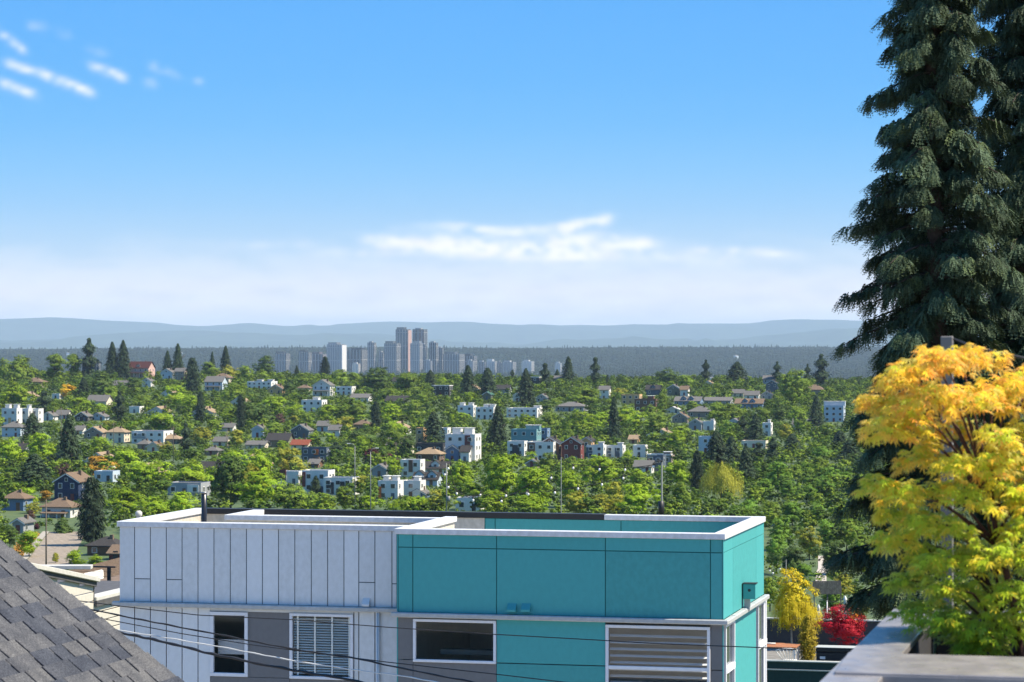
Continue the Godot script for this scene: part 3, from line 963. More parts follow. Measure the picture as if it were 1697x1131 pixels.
	if opt.get("porch", false):
		part(o, "porch_roof", unit, roofing, Vector3(0, h * 0.5 + 0.1, 1.2), Vector3(0.12, 0, 0), Vector3(w * 0.9, 0.18, 2.5))
		for k in 4:
			part(o, "porch_post", unit, trim, Vector3((k / 3.0 - 0.5) * w * 0.84, h * 0.25, 2.1), Vector3.ZERO, Vector3(0.22, h * 0.5, 0.22))
	return o

func village(x0: float, y0: float, rows: Array) -> void:
	for q in rows: house(x0, y0, q)

func build_houses() -> void:
	village(0, 500, [
		["slate house under the cedar", "dark slate boxy house tucked under the tall cedar on the ridge", 505, 605, 385, 450, "flat", "slate", "rd", {"plain": true}],
		["pink ridge house", "pink three-storey house with maroon roof and white porches on the ridge", 785, 935, 378, 475, "gx", "pink", "rm", {"porch": true, "dormer": 1}],
		["twin-gabled ridge house", "grey-roofed ridge house with a brown end beside the pink house", 995, 1080, 420, 485, "gf", "pale", "rg"],
		["brown ridge house", "small brown-walled house with grey roof joined to the twin-gabled ridge house", 1085, 1155, 418, 495, "gx", "taupe", "rg"],
		["grey porch house", "pale blue-grey two-storey house with white porch near the ridge", 1270, 1395, 470, 560, "gx", "pale", "rg", {"porch": true}],
		["beige ridge house", "beige house with hipped brown roof above the grey porch house", 1320, 1435, 448, 512, "hip", "cream", "rb"],
		["little white cottage", "little white gabled cottage below the pink ridge house", 880, 945, 480, 535, "gf", "white", "rg"],
		["teal-roofed shed", "low house with pale teal roof half hidden by trees on the ridge", 722, 782, 435, 475, "gx", "pale", "rgreen"],
		["three-box townhouse", "white flat-roofed townhouse with two stair heads at the picture's edge", 0, 110, 645, 770, "flat", "white", "rw", {"heads": [-0.25, 0.3], "accent": [["tan", 0.45, 0.62, 0.1, 0.45]]}],
		["second white townhouse", "white flat-roofed townhouse with a single stair head beside the pair-headed one", 112, 180, 648, 765, "flat", "white", "rw"],
		["low white townhouse", "low white townhouse with grey awning roof behind a dark fir", 182, 242, 675, 760, "flat", "white", "rg", {"plain": true}],
		["pale blue hip house", "pale blue house with grey hipped roof at the picture's edge", 0, 135, 752, 850, "hip", "pale", "rg"],
		["white double gable", "white double-gabled house in the left row below the yellow tree", 255, 335, 692, 745, "gf", "white", "rg"],
		["grey gable beside it", "grey-roofed white house in the middle of the left row", 338, 425, 682, 740, "gx", "white", "rg"],
		["dark timber gable", "dark gabled house with white barge boards in the left row", 462, 550, 692, 752, "gf", "dark", "rg"],
		["blue-trimmed gable", "white gabled house with blue-grey roof ending the left row", 552, 660, 697, 748, "gf", "pale", "rg"],
		["small white box", "small white box house showing between big green trees", 800, 875, 660, 700, "flat", "white", "rw", {"plain": true}],
		["hidden white box", "small white flat-roofed house beside the yellow tree", 318, 372, 572, 612, "flat", "white", "rg"],
		["dark grey gable", "dark grey gabled house below the left row of houses", 515, 645, 785, 858, "gf", "taupe", "rt"],
		["cream hip house", "cream house with tan hipped roof next to the long white deck house", 655, 782, 785, 882, "hip", "cream", "rt"],
		["long deck house", "long white flat-roofed modern house with grey upper deck", 805, 1035, 815, 892, "flat", "white", "rb", {"plain": true, "accent": [["grey", 0.02, 0.45, 0.45, 0.85]]}],
		["tan-roofed bungalow", "tan-roofed bungalow right beside the long deck house", 985, 1125, 832, 892, "hip", "taupe", "rt"],
		["grey garage roof", "small grey-roofed garage below the long deck house", 852, 930, 862, 930, "hip", "taupe", "rg"],
		["steep brown roof", "steep brown-roofed cottage below the tan-roofed bungalow", 912, 1000, 880, 945, "gf", "cream", "rb"],
		["small white gable", "small white gabled house right of the slim conifer", 1350, 1460, 765, 815, "gx", "white", "rg"],
		["skylit grey roof", "grey-roofed house on its own amid olive trees", 1325, 1420, 850, 905, "gx", "cream", "rg"],
		["pale pyramid roof", "pale pyramid-roofed house peeking above bright trees", 1270, 1362, 905, 965, "hip", "taupe", "rg"],
		["pale corner house", "pale blue gabled house above a dark flat roof", 1572, 1640, 782, 850, "gf", "pale", "rg"],
		["dark flat roof", "low house with dark flat roof near the slim conifers", 1525, 1640, 880, 915, "flat", "taupe", "rd", {"plain": true}],
		["cut-off white house", "partly hidden white house behind the dark grey gable", 455, 518, 780, 835, "gx", "white", "rg"]])
	village(0, 720, [
		["navy house", "navy blue two-storey house with white-trimmed gable and brown roof", 325, 500, 247, 420, "gf", "navy", "rb", {"deep": 1.5}],
		["pale blue modern house", "pale blue flat-roofed modern house behind the navy house", 578, 712, 238, 300, "flat", "pale", "rw", {"plain": true}],
		["blue hip bungalow", "blue bungalow with brown hipped roof at the picture's edge", 0, 155, 355, 478, "hip", "blue", "rb"],
		["white cottage", "white cottage with grey hipped roof below the navy house", 245, 452, 403, 528, "hip", "white", "rb", {"porch": true}],
		["dark brown bungalow", "dark brown bungalow with charcoal hipped roof beside the road", 528, 745, 645, 762, "hip", "brown", "rd"],
		["brick cottage", "red-brown cottage beside the white panelled building's edge", 672, 770, 705, 795, "gx", "red", "rb"],
		["grey-white terrace house", "grey and white flat-topped house behind the black flue", 1030, 1268, 312, 385, "flat", "grey", "rg", {"plain": true, "accent": [["white", 0.6, 0.95, 0.3, 0.95]]}],
		["grey shed house", "small grey house overgrown by trees beside the road", 70, 150, 530, 625, "gf", "grey", "rg"]])
	village(400, 500, [
		["white ridge terrace", "white flat-roofed terrace on the ridge above brown gables", 25, 195, 490, 550, "flat", "white", "rg", {"heads": [-0.1, 0.35]}],
		["brown gable", "brown gabled house below the white ridge terrace", 160, 262, 520, 580, "gf", "tan", "rb"],
		["brown hip roof", "small house with brown hipped roof beside a round tree", 345, 425, 520, 565, "hip", "cream", "rb"],
		["white gabled ridge house", "white gabled house with broad front porch below the slim cypress", 438, 560, 490, 592, "gf", "white", "rg", {"porch": true}],
		["white side wing", "low white flat-roofed wing beside the white gabled ridge house", 582, 695, 535, 585, "flat", "white", "rg", {"plain": true}],
		["stepped white house", "stepped white modern house in the trees below the ridge", 365, 510, 600, 692, "flat", "white", "rw", {"heads": [0.1]}],
		["long grey roof", "house with long grey roof and pale gable end", 672, 800, 580, 628, "gx", "white", "rg"],
		["white-eaved flat house", "dark flat-roofed house with broad white eaves below the towers", 1182, 1305, 528, 592, "flat", "dark", "rw", {"plain": true, "cap": "white"}],
		["green-roofed cottage", "cottage with green metal roof between two firs", 1505, 1562, 565, 615, "gf", "olive", "rgreen"],
		["white deck townhouse", "white townhouse with tall stair head below the green-roofed cottage", 1345, 1455, 635, 725, "flat", "white", "rw", {"heads": [0.25, -0.3]}],
		["white pergola townhouse", "white townhouse with open roof frame beside a dark fir", 1458, 1582, 645, 738, "flat", "white", "rw", {"heads": [0.0, 0.35]}],
		["pale front gable", "pale front-gabled house left of the dark steep gable", 60, 140, 775, 850, "gf", "pale", "rg"],
		["dark-roofed cottage", "cottage with dark side roof and beige gable end", 145, 300, 828, 915, "gx", "olive", "rd"],
		["low grey roof", "low grey-roofed house below the pale front gable", 20, 152, 875, 922, "gx", "cream", "rg"],
		["grey cross gable", "grey cross-gabled house among bright trees", 302, 425, 770, 855, "gf", "slate", "rg"],
		["upper grey twin roofs", "upper grey-roofed house of a stepped pair", 465, 545, 750, 815, "gx", "pale", "rg"],
		["lower grey twin roofs", "lower grey-roofed house of a stepped pair", 540, 615, 775, 845, "gx", "white", "rg"],
		["red-roofed house", "white house with terracotta red roof", 302, 420, 868, 928, "gx", "cream", "rr"],
		["grey-orange house", "slate grey modern house with an orange panel", 365, 540, 920, 1005, "flat", "slate", "rg", {"plain": true, "accent": [["orange", 0.5, 0.68, 0.55, 0.95]]}],
		["small brown lean-to", "small brown-walled house below the grey-orange house", 412, 482, 990, 1045, "gx", "brown", "rg"],
		["tan block", "tan stucco block beside a dark fir", 1085, 1140, 795, 888, "flat", "tan", "rt", {"plain": true}],
		["white apartment block", "tall white stepped apartment block with brown vertical band", 1262, 1470, 795, 1000, "flat", "white", "rw", {"heads": [-0.2, 0.2], "accent": [["red", 0.66, 0.84, 0.45, 1.0]]}],
		["upper white apartment", "white apartment with roof terrace behind the tall white block", 1232, 1290, 795, 870, "flat", "white", "rw", {"plain": true}],
		["blue-grey gabled townhouse", "blue-grey gabled townhouse before the tall white block", 1272, 1362, 900, 1000, "gf", "blue", "rd"],
		["white slim townhouse", "slim white townhouse between blue-grey gable and tall white block", 1365, 1425, 905, 1005, "gx", "white", "rd"],
		["tan hip house", "long low house with tan hipped roof and dark rear wing", 1080, 1245, 915, 1000, "hip", "brown", "rt"],
		["dark rear wing", "dark flat wing behind the tan hipped roof", 1070, 1270, 892, 960, "flat", "dark", "rd", {"plain": true}]])
	village(400, 700, [
		["red-headed terrace", "white terrace house with dark red stair head", 230, 365, 315, 395, "flat", "white", "rw", {"plain": true, "accent": [["red", 0.0, 0.34, 0.72, 1.25]]}],
		["red-striped terrace", "white terrace house with a dark red stripe on its corner", 368, 552, 310, 445, "flat", "white", "rw", {"plain": true, "accent": [["red", 0.0, 0.13, 0.3, 0.98]]}],
		["garage terrace", "white terrace house with dark garage fronts and tan door", 500, 705, 355, 460, "flat", "white", "rg", {"plain": true, "accent": [["dark", 0.1, 0.36, 0.1, 0.8], ["tan", 0.2, 0.3, 0.12, 0.5], ["dark", 0.58, 0.84, 0.15, 0.85]]}],
		["brick-striped stack", "white stacked townhouse with brick-red corner stripe", 845, 985, 342, 490, "flat", "white", "rw", {"heads": [-0.2, 0.25], "accent": [["orange", 0.02, 0.17, 0.1, 0.75]]}],
		["white stack", "white stacked townhouse with small dark windows beside the brick stripe", 990, 1125, 345, 480, "flat", "white", "rw", {"heads": [0.2]}],
		["brown-accent modern", "white modern house with dark brown tower panel", 985, 1125, 242, 350, "flat", "white", "rw", {"plain": true, "accent": [["brown", 0.42, 0.62, 0.35, 1.05]]}],
		["long dark roof", "white house with long charcoal roof behind a blue gable", 1125, 1290, 252, 335, "gx", "white", "rd", {"dormer": 1}],
		["blue front gable", "house with charcoal roof and pale blue front gable", 1062, 1232, 320, 405, "gx", "pale", "rd", {"dormer": 2}],
		["grey-blue low gable", "low grey-blue gabled house at the foot of the white stacks", 1045, 1152, 420, 478, "gf", "blue", "rg"],
		["grey street house", "grey gabled house behind the street lamp", 808, 912, 265, 345, "gf", "grey", "rg"],
		["white garage", "low white flat garage above the roof edge of the teal building", 1328, 1500, 482, 560, "flat", "white", "rg", {"plain": true}]])
	village(800, 700, [
		["teal-blue modern", "teal-blue modern house with white roof terrace", 168, 345, 22, 150, "flat", "teal", "rw", {"heads": [0.15, 0.4]}],
		["teal-blue side block", "short teal-blue block joined to the teal-blue modern house", 347, 405, 45, 130, "flat", "blue", "rw", {"plain": true}],
		["dark-garage box", "white box house with dark double-height garage front", 147, 265, 125, 215, "flat", "white", "rw", {"plain": true, "accent": [["dark", 0.3, 0.72, 0.05, 0.8]]}],
		["white-brown box", "white box house with brown upper storey", 268, 450, 130, 245, "flat", "white", "rw", {"plain": true, "accent": [["brown", 0.02, 0.3, 0.5, 1.0]]}],
		["first brown gable", "reddish brown gabled townhouse nearest the white-brown box", 352, 482, 95, 245, "gf", "brown", "rd"],
		["middle brown gable", "middle reddish brown gabled townhouse behind a maroon tree", 486, 618, 95, 248, "gf", "red", "rd"],
		["tan end gable", "tan gabled townhouse ending the brown-gabled row", 612, 682, 95, 225, "gf", "tan", "rd"],
		["first white-grey terrace", "white and slate modern terrace beside the tan end gable", 642, 760, 128, 228, "flat", "white", "rg", {"accent": [["slate", 0.0, 0.36, 0.1, 0.9]]}],
		["second white-grey terrace", "white modern terrace with slate blue bays", 762, 880, 132, 228, "flat", "white", "rg", {"accent": [["slate", 0.1, 0.3, 0.15, 0.9], ["slate", 0.55, 0.8, 0.15, 0.9]]}],
		["lone white box", "single white box house with roof rail beside a small green tree", 935, 1018, 150, 222, "flat", "white", "rw", {"plain": true}],
		["red-topped row", "townhouse row under a maroon tree", 1018, 1185, 190, 268, "flat", "taupe", "rd", {"cap": "white"}],
		["solar roof", "house with grey solar roof and white gable", 940, 1060, 245, 318, "gx", "white", "rg"],
		["grey corner house", "slate grey house beside the light pole", 1062, 1130, 215, 318, "flat", "slate", "rg", {"plain": true}],
		["grey hip below gables", "pale grey hipped roof below the brown gables", 472, 552, 185, 240, "hip", "white", "rg"],
		["small dark roof", "small dark roof sunk among bright trees", 270, 342, 235, 285, "gf", "taupe", "rg"],
		["tan shed", "tiny tan gabled house among dark trees", 910, 970, 85, 135, "gx", "tan", "rt"],
		["pale wall house", "pale flat-walled house beside the big layered fir", 1345, 1440, 95, 195, "flat", "pale", "rg", {"plain": true}]])
	village(800, 500, [
		["steep white gable", "tall white house with steep grey roof on the ridge", 722, 792, 530, 612, "gx", "white", "rg"],
		["white fir-side gable", "white gabled house half behind a tall fir", 185, 245, 570, 628, "gf", "white", "rg"],
		["small grey gables", "small grey-gabled house on the slope", 330, 405, 580, 632, "gf", "grey", "rg"],
		["long hip ranch", "long ranch house with grey hipped roof and row of windows", 445, 640, 628, 688, "hip", "grey", "rg"],
		["white terrace by fir", "white roof-terraced house beside a tall dark fir", 138, 350, 655, 728, "flat", "white", "rw", {"heads": [0.42]}],
		["dark modern", "dark modern box with white roof edge on the ridge", 295, 356, 475, 528, "flat", "dark", "rw", {"plain": true, "cap": "white"}],
		["beige flat", "beige flat-roofed house on the ridge slope", 860, 985, 585, 645, "flat", "tan", "rt", {"plain": true}],
		["brick townhouse", "brown brick townhouse below the beige flat roof", 942, 1088, 592, 692, "flat", "brown", "rb", {"heads": [0.2]}],
		["dark craftsman", "dark craftsman house with long grey roof on the ridge", 1015, 1112, 525, 585, "gx", "slate", "rd", {"dormer": 1}],
		["olive gable", "olive gabled house with white side wall on the ridge", 1150, 1230, 520, 588, "gf", "olive", "rg"],
		["white chimney house", "white-walled house with tall chimney beside the olive gable", 1232, 1285, 530, 592, "gx", "white", "rb"],
		["grey row start", "grey house with blue-grey gable below the ridge", 1190, 1365, 598, 652, "gx", "blue", "rg", {"dormer": 2}],
		["white triangle gable", "low white gable showing above shrubs", 1140, 1235, 660, 700, "gf", "white", "rw"],
		["steep twin gables", "house with two steep brown gables and white boards", 1180, 1282, 695, 758, "gf", "taupe", "rb"],
		["taupe hip house", "taupe two-storey house with grey hipped roof", 1275, 1430, 655, 728, "hip", "taupe", "rg"],
		["grey mixed house", "grey and white house below the taupe hip house", 1285, 1370, 735, 805, "gf", "grey", "rg"],
		["white stair house", "narrow white house with outside stair", 1372, 1448, 738, 808, "flat", "white", "rg"]])
	village(1080, 560, [
		["white two-storey", "white two-storey house with grey roof before a rounded green tree", 578, 672, 335, 388, "gx", "white", "rg"],
		["black-white gable", "gabled house with dark roof right of the white two-storey house", 680, 755, 335, 388, "gf", "grey", "rd"],
		["dark slate gable", "dark slate gabled house uphill of the black and white gable", 712, 792, 265, 345, "gf", "slate", "rd"],
		["long grey ridge roof", "long grey roof on the ridge between firs", 690, 810, 238, 285, "gx", "grey", "rg"],
		["row townhouses", "row of townhouses with brown roof and pale blue gables", 512, 700, 385, 445, "gx", "blue", "rb", {"dormer": 2}],
		["grey long row", "long low grey-roofed row among trees", 320, 500, 375, 418, "gx", "grey", "rg"],
		["white roof wedge", "small white wedge-roofed house on the ridge", 500, 578, 325, 372, "gx", "cream", "rg"],
		["narrow white house", "narrow white house with dark windows among conifers", 690, 748, 515, 615, "flat", "white", "rw", {"heads": [0.2]}],
		["white-blue townhouses", "big white and blue townhouse block with toothed roofline by the cypress", 1072, 1205, 400, 530, "flat", "pale", "rw", {"heads": [-0.4, -0.14, 0.14, 0.4]}],
		["low beige roof", "low beige flat-roofed building above the layered firs", 555, 720, 650, 695, "flat", "cream", "rt", {"plain": true}],
		["beige annex", "beige annex before the pale wall house", 290, 385, 660, 700, "flat", "cream", "rt", {"plain": true}]])

# small roofs half hidden in the trees between the houses named above
func build_small_houses() -> void:
	var r := RandomNumberGenerator.new()
	r.seed = 23
	var made := 0
	var tries := 0
	while made < 30 and tries < 2000:
		tries += 1
		var px := r.randf_range(20.0, 1385.0)
		var py := r.randf_range(640.0, 800.0)
		if px > 1150.0 and py > 715.0: continue
		var d := ground_hit(px, py)
		var w := r.randf_range(8.0, 12.5) / d * F
		var h := r.randf_range(5.0, 6.8) / d * F
		var free := true
		for q in rects + small_rects:
			if px + w / 2 > q[0] - 4 and px - w / 2 < q[1] + 4 and py > q[2] - 4 and py - h < q[3] + 4: free = false
		if not free: continue
		var k := r.randi() % 5
		var look: Array = [["gx", "cream", "rg", "grey-roofed cream cottage"], ["gf", "pale", "rg", "pale gabled cottage"], ["hip", "taupe", "rb", "brown hip-roofed bungalow"], ["gx", "grey", "rd", "dark-roofed grey cottage"], ["gf", "white", "rt", "white tan-roofed gabled cottage"]][k]
		var o := house(0, 0, ["", "", px - w / 2, px + w / 2, py - h, py, look[0], look[1], look[2], {"filler": true}], 1.0)
		tree_rows.append([o, look[3], Vector2(px, py - h / 2), 40.0, w])
		made += 1

# ---------- the far towers ----------
func tower(px0: float, px1: float, top: float, label: String, c: Color, ribs: int, opt := {}) -> void:
	var d := 8500.0 + float(opt.get("back", 0.0))
	var cx := (px0 + px1) / 2
	var p := at(cx, 618, d)
	p.y = ground(p.x, d) - 2.0
	var w := (px1 - px0) / F * d * 0.86
	var depth := w * float(opt.get("deep", 0.7))
	var h := -(top - HY) / F * d - p.y
	var o := thing("office_tower", label, "tower", p, deg_to_rad(-24), "towers of the distant city")
	var body := StandardMaterial3D.new()
	body.albedo_color = c
	body.roughness = 0.22
	body.metallic = 0.6
	body.metallic_specular = 0.7
	var unit: Mesh = meshes["unit"]
	part(o, "shaft", unit, body, Vector3(0, h / 2, 0), Vector3.ZERO, Vector3(w, h, depth))
	var pale := paint(opt.get("trim", rgb(150, 150, 150)), 0.6, 0.0)
	for k in ribs:
		var t := (k + 0.5) / ribs - 0.5
		part(o, "mullion", unit, pale, Vector3(t * w, h / 2, depth / 2 + 0.3), Vector3.ZERO, Vector3(w / ribs * 0.28, h * 0.985, 1.2))
		part(o, "mullion", unit, pale, Vector3(w / 2 + 0.3, h / 2, t * depth), Vector3.ZERO, Vector3(1.2, h * 0.985, depth / ribs * 0.28))
	var floors := clampi(int(h / 11.0), 2, 16)
	for k in floors:
		part(o, "floor_band", unit, pale if k % 4 == 3 else body, Vector3(0, (k + 1.0) * h / (floors + 1), 0), Vector3.ZERO, Vector3(w + 1.4, 1.5, depth + 1.4))
	if ribs >= 4:   # a narrower crown on the larger towers
		part(o, "setback", unit, body, Vector3(w * (0.12 if ribs % 2 else -0.14), h + 3.0, 0), Vector3.ZERO, Vector3(w * 0.62, 7.0, depth * 0.75))
	part(o, "roof_plant", unit, pale, Vector3(-w * 0.1, h + 2.0, 0), Vector3.ZERO, Vector3(w * 0.5, 4.0, depth * 0.5))
	if opt.has("slab"):
		part(o, "side_slab", unit, paint(opt["slab"], 0.7, 0.0), Vector3(w / 2 + 2.2, h * 0.49, 0), Vector3.ZERO, Vector3(4.0, h * 0.97, depth * 0.9))

func build_city() -> void:
	var steel := lin(0.115, 0.12, 0.125)
	var deep := lin(0.06, 0.063, 0.066)
	var light := lin(0.27, 0.275, 0.28)
	tower(456, 480, 586, "squat blue-grey tower standing first of the skyline", deep, 4)
	tower(495, 516, 584, "blue-grey tower with dark roof beside the brownish block", deep, 4)
	tower(516, 541, 587, "low brownish block between two blue towers", lin(0.20, 0.15, 0.15), 4, {"back": 60.0})
	tower(542, 572, 571, "wide glassy tower with pale side at the start of the tall group", light, 6, {"slab": rgb(196, 195, 192)})
	tower(573, 608, 580, "broad dark glass block left of the slim pale-banded tower", deep, 5, {"back": 80.0})
	tower(584, 597, 603, "small bright cream block low before the dark glass block", rgb(226, 216, 200), 2, {"back": -150.0})
	tower(609, 623, 568, "slim tower with pale bands right of the dark glass block", steel, 3)
	tower(627, 637, 584, "narrow low tower left of the ribbed pair", steel, 2, {"back": 60.0})
	tower(637, 663, 569, "ribbed glass tower left of the tallest brown one", steel, 6)
	tower(656, 680, 546, "tallest tower, brown-sided with blue glass front", steel, 4, {"back": 120.0, "slab": rgb(168, 138, 126), "trim": rgb(160, 148, 142)})
	tower(684, 708, 546, "flat-topped blue glass tower next to the tallest one", deep, 3, {"back": 160.0, "trim": rgb(138, 140, 142)})
	tower(680, 700, 569, "pale ribbed glass tower in front of the two tallest", light, 5, {"back": -60.0})
	tower(699, 706, 571, "dark sliver of a tower behind the pale ribbed one", deep, 2)
	tower(711, 726, 568, "dark blue slab tower right of the pale ribbed one", deep, 3)
	tower(725, 735, 577, "shorter dark slab touching the dark blue slab tower", deep, 2, {"back": 60.0})
	tower(705, 716, 598, "low pale block at the foot of the dark slab", light, 2, {"back": -120.0})
	tower(735, 769, 587, "broad blue glass block with rounded roof line", steel, 6)
	tower(768, 790, 590, "dark block with white upper corner right of the broad glass block", deep, 4, {"back": 60.0})
	tower(774, 786, 598, "small grey-blue block before the white-cornered one", light, 2, {"back": -80.0})
	tower(792, 806, 600, "low grey block between the skyline and the white pair", steel, 3)
	tower(806, 824, 599, "white-edged pale block in the low end of the skyline", rgb(200, 199, 196), 4)
	tower(825, 831, 600, "narrow grey block right of the white-edged one", steel, 2)
	tower(832, 855, 600, "low wide pale block near the end of the skyline", light, 3)
	tower(865, 885, 599, "last white block of the skyline above dark firs", rgb(204, 203, 200), 3)
	tower(920, 931, 602, "small pale dome-topped building standing apart past the skyline", rgb(206, 205, 202), 2)
	var spots := [[1180, 606], [1232, 607], [1310, 606], [1316, 602], [1150, 618], [1220, 588], [1140, 611], [1020, 612], [300, 592], [112, 590]]
	for i in spots.size():
		var d := 7300.0 if spots[i][1] > 600 else 10500.0
		var p := at(spots[i][0], spots[i][1], d)
		p.y = ground(p.x, d) + 9.0
		var o := thing("shore_house", "tiny pale house on the far wooded shore, %s from the left" % ["sixth", "eighth", "ninth", "tenth", "fifth", "seventh", "fourth", "third", "second", "first"][i], "house", p, 0.2 * i, "houses on the far shore")
		var w := 13.0 + 4.0 * (i % 3)
		part(o, "wall", meshes["unit"], paint(tone("pale"), 0.8, 0.0), Vector3(0, 0, 0), Vector3.ZERO, Vector3(w, 12, 10))
		part(o, "roof", hip_roof(w, 10, 6, 3, 0.8), paint(tone("rg"), 0.9, 0.0), Vector3(0, 0, 5))
# ---------- the white and teal building ----------
func rough_paint(called: String, c: Color, rough: float, streak: float, speck := 0.03) -> StandardMaterial3D:
	if mats.has(called): return mats[called]
	var m := StandardMaterial3D.new()
	m.albedo_color = c
	m.roughness = rough
	m.metallic_specular = 0.35
	m.albedo_texture = noise_tex("streak %s" % streak, 0.02, Color(1 - streak, 1 - streak, 1 - streak * 1.1), Color.WHITE, 5)
	m.uv1_triplanar = true
	m.uv1_world_triplanar = true
	m.uv1_scale = Vector3(0.6, 0.4, 0.6)
	m.detail_enabled = true
	m.detail_blend_mode = BaseMaterial3D.BLEND_MODE_MUL
	m.detail_albedo = noise_tex("speck %s" % speck, 0.35, Color(1 - speck * 3, 1 - speck * 3, 1 - speck * 3), Color.WHITE, 3)
	m.detail_uv_layer = BaseMaterial3D.DETAIL_UV_1
	mats[called] = m
	return m

func frame_window(b: Node3D, x0: float, x1: float, y0: float, y1: float, z: float, fw: float, trim: Material, mull := -99.0) -> Node3D:
	# a window in the front: frame bars, a pane set back, and the room's box behind it
	var w := Node3D.new()
	w.name = "window"
	b.add_child(w, true)
	box(w, "frame", trim, Vector3(x0, y1 - fw, z - 0.05), Vector3(x1, y1, z + 0.045), 0.008)
	box(w, "frame", trim, Vector3(x0, y0, z - 0.05), Vector3(x1, y0 + fw, z + 0.045), 0.008)
	box(w, "frame", trim, Vector3(x0, y0 + fw, z - 0.05), Vector3(x0 + fw, y1 - fw, z + 0.042), 0.008)
	box(w, "frame", trim, Vector3(x1 - fw, y0 + fw, z - 0.05), Vector3(x1, y1 - fw, z + 0.042), 0.008)
	if mull > y0: box(w, "mullion", trim, Vector3(x0 + fw, mull - fw * 0.6, z - 0.05), Vector3(x1 - fw, mull + fw * 0.6, z + 0.036), 0.006)
	box(w, "pane", glass("window glass", Color(0.2, 0.28, 0.26), 0.03), Vector3(x0 + fw, y0 + fw, z - 0.022), Vector3(x1 - fw, y1 - fw, z - 0.016), 0.0005)
	return w

func blind(w: Node3D, x0: float, x1: float, y0: float, y1: float, z: float, pitch: float, slat: float, tilt: float, mat: Material) -> void:
	var y := y1 - pitch
	while y > y0 + pitch * 0.4:
		part(w, "blind_slat", bevel(Vector3(x1 - x0, 0.006, slat), 0.001), mat, Vector3((x0 + x1) / 2, y, z), Vector3(tilt, 0, 0))
		y -= pitch

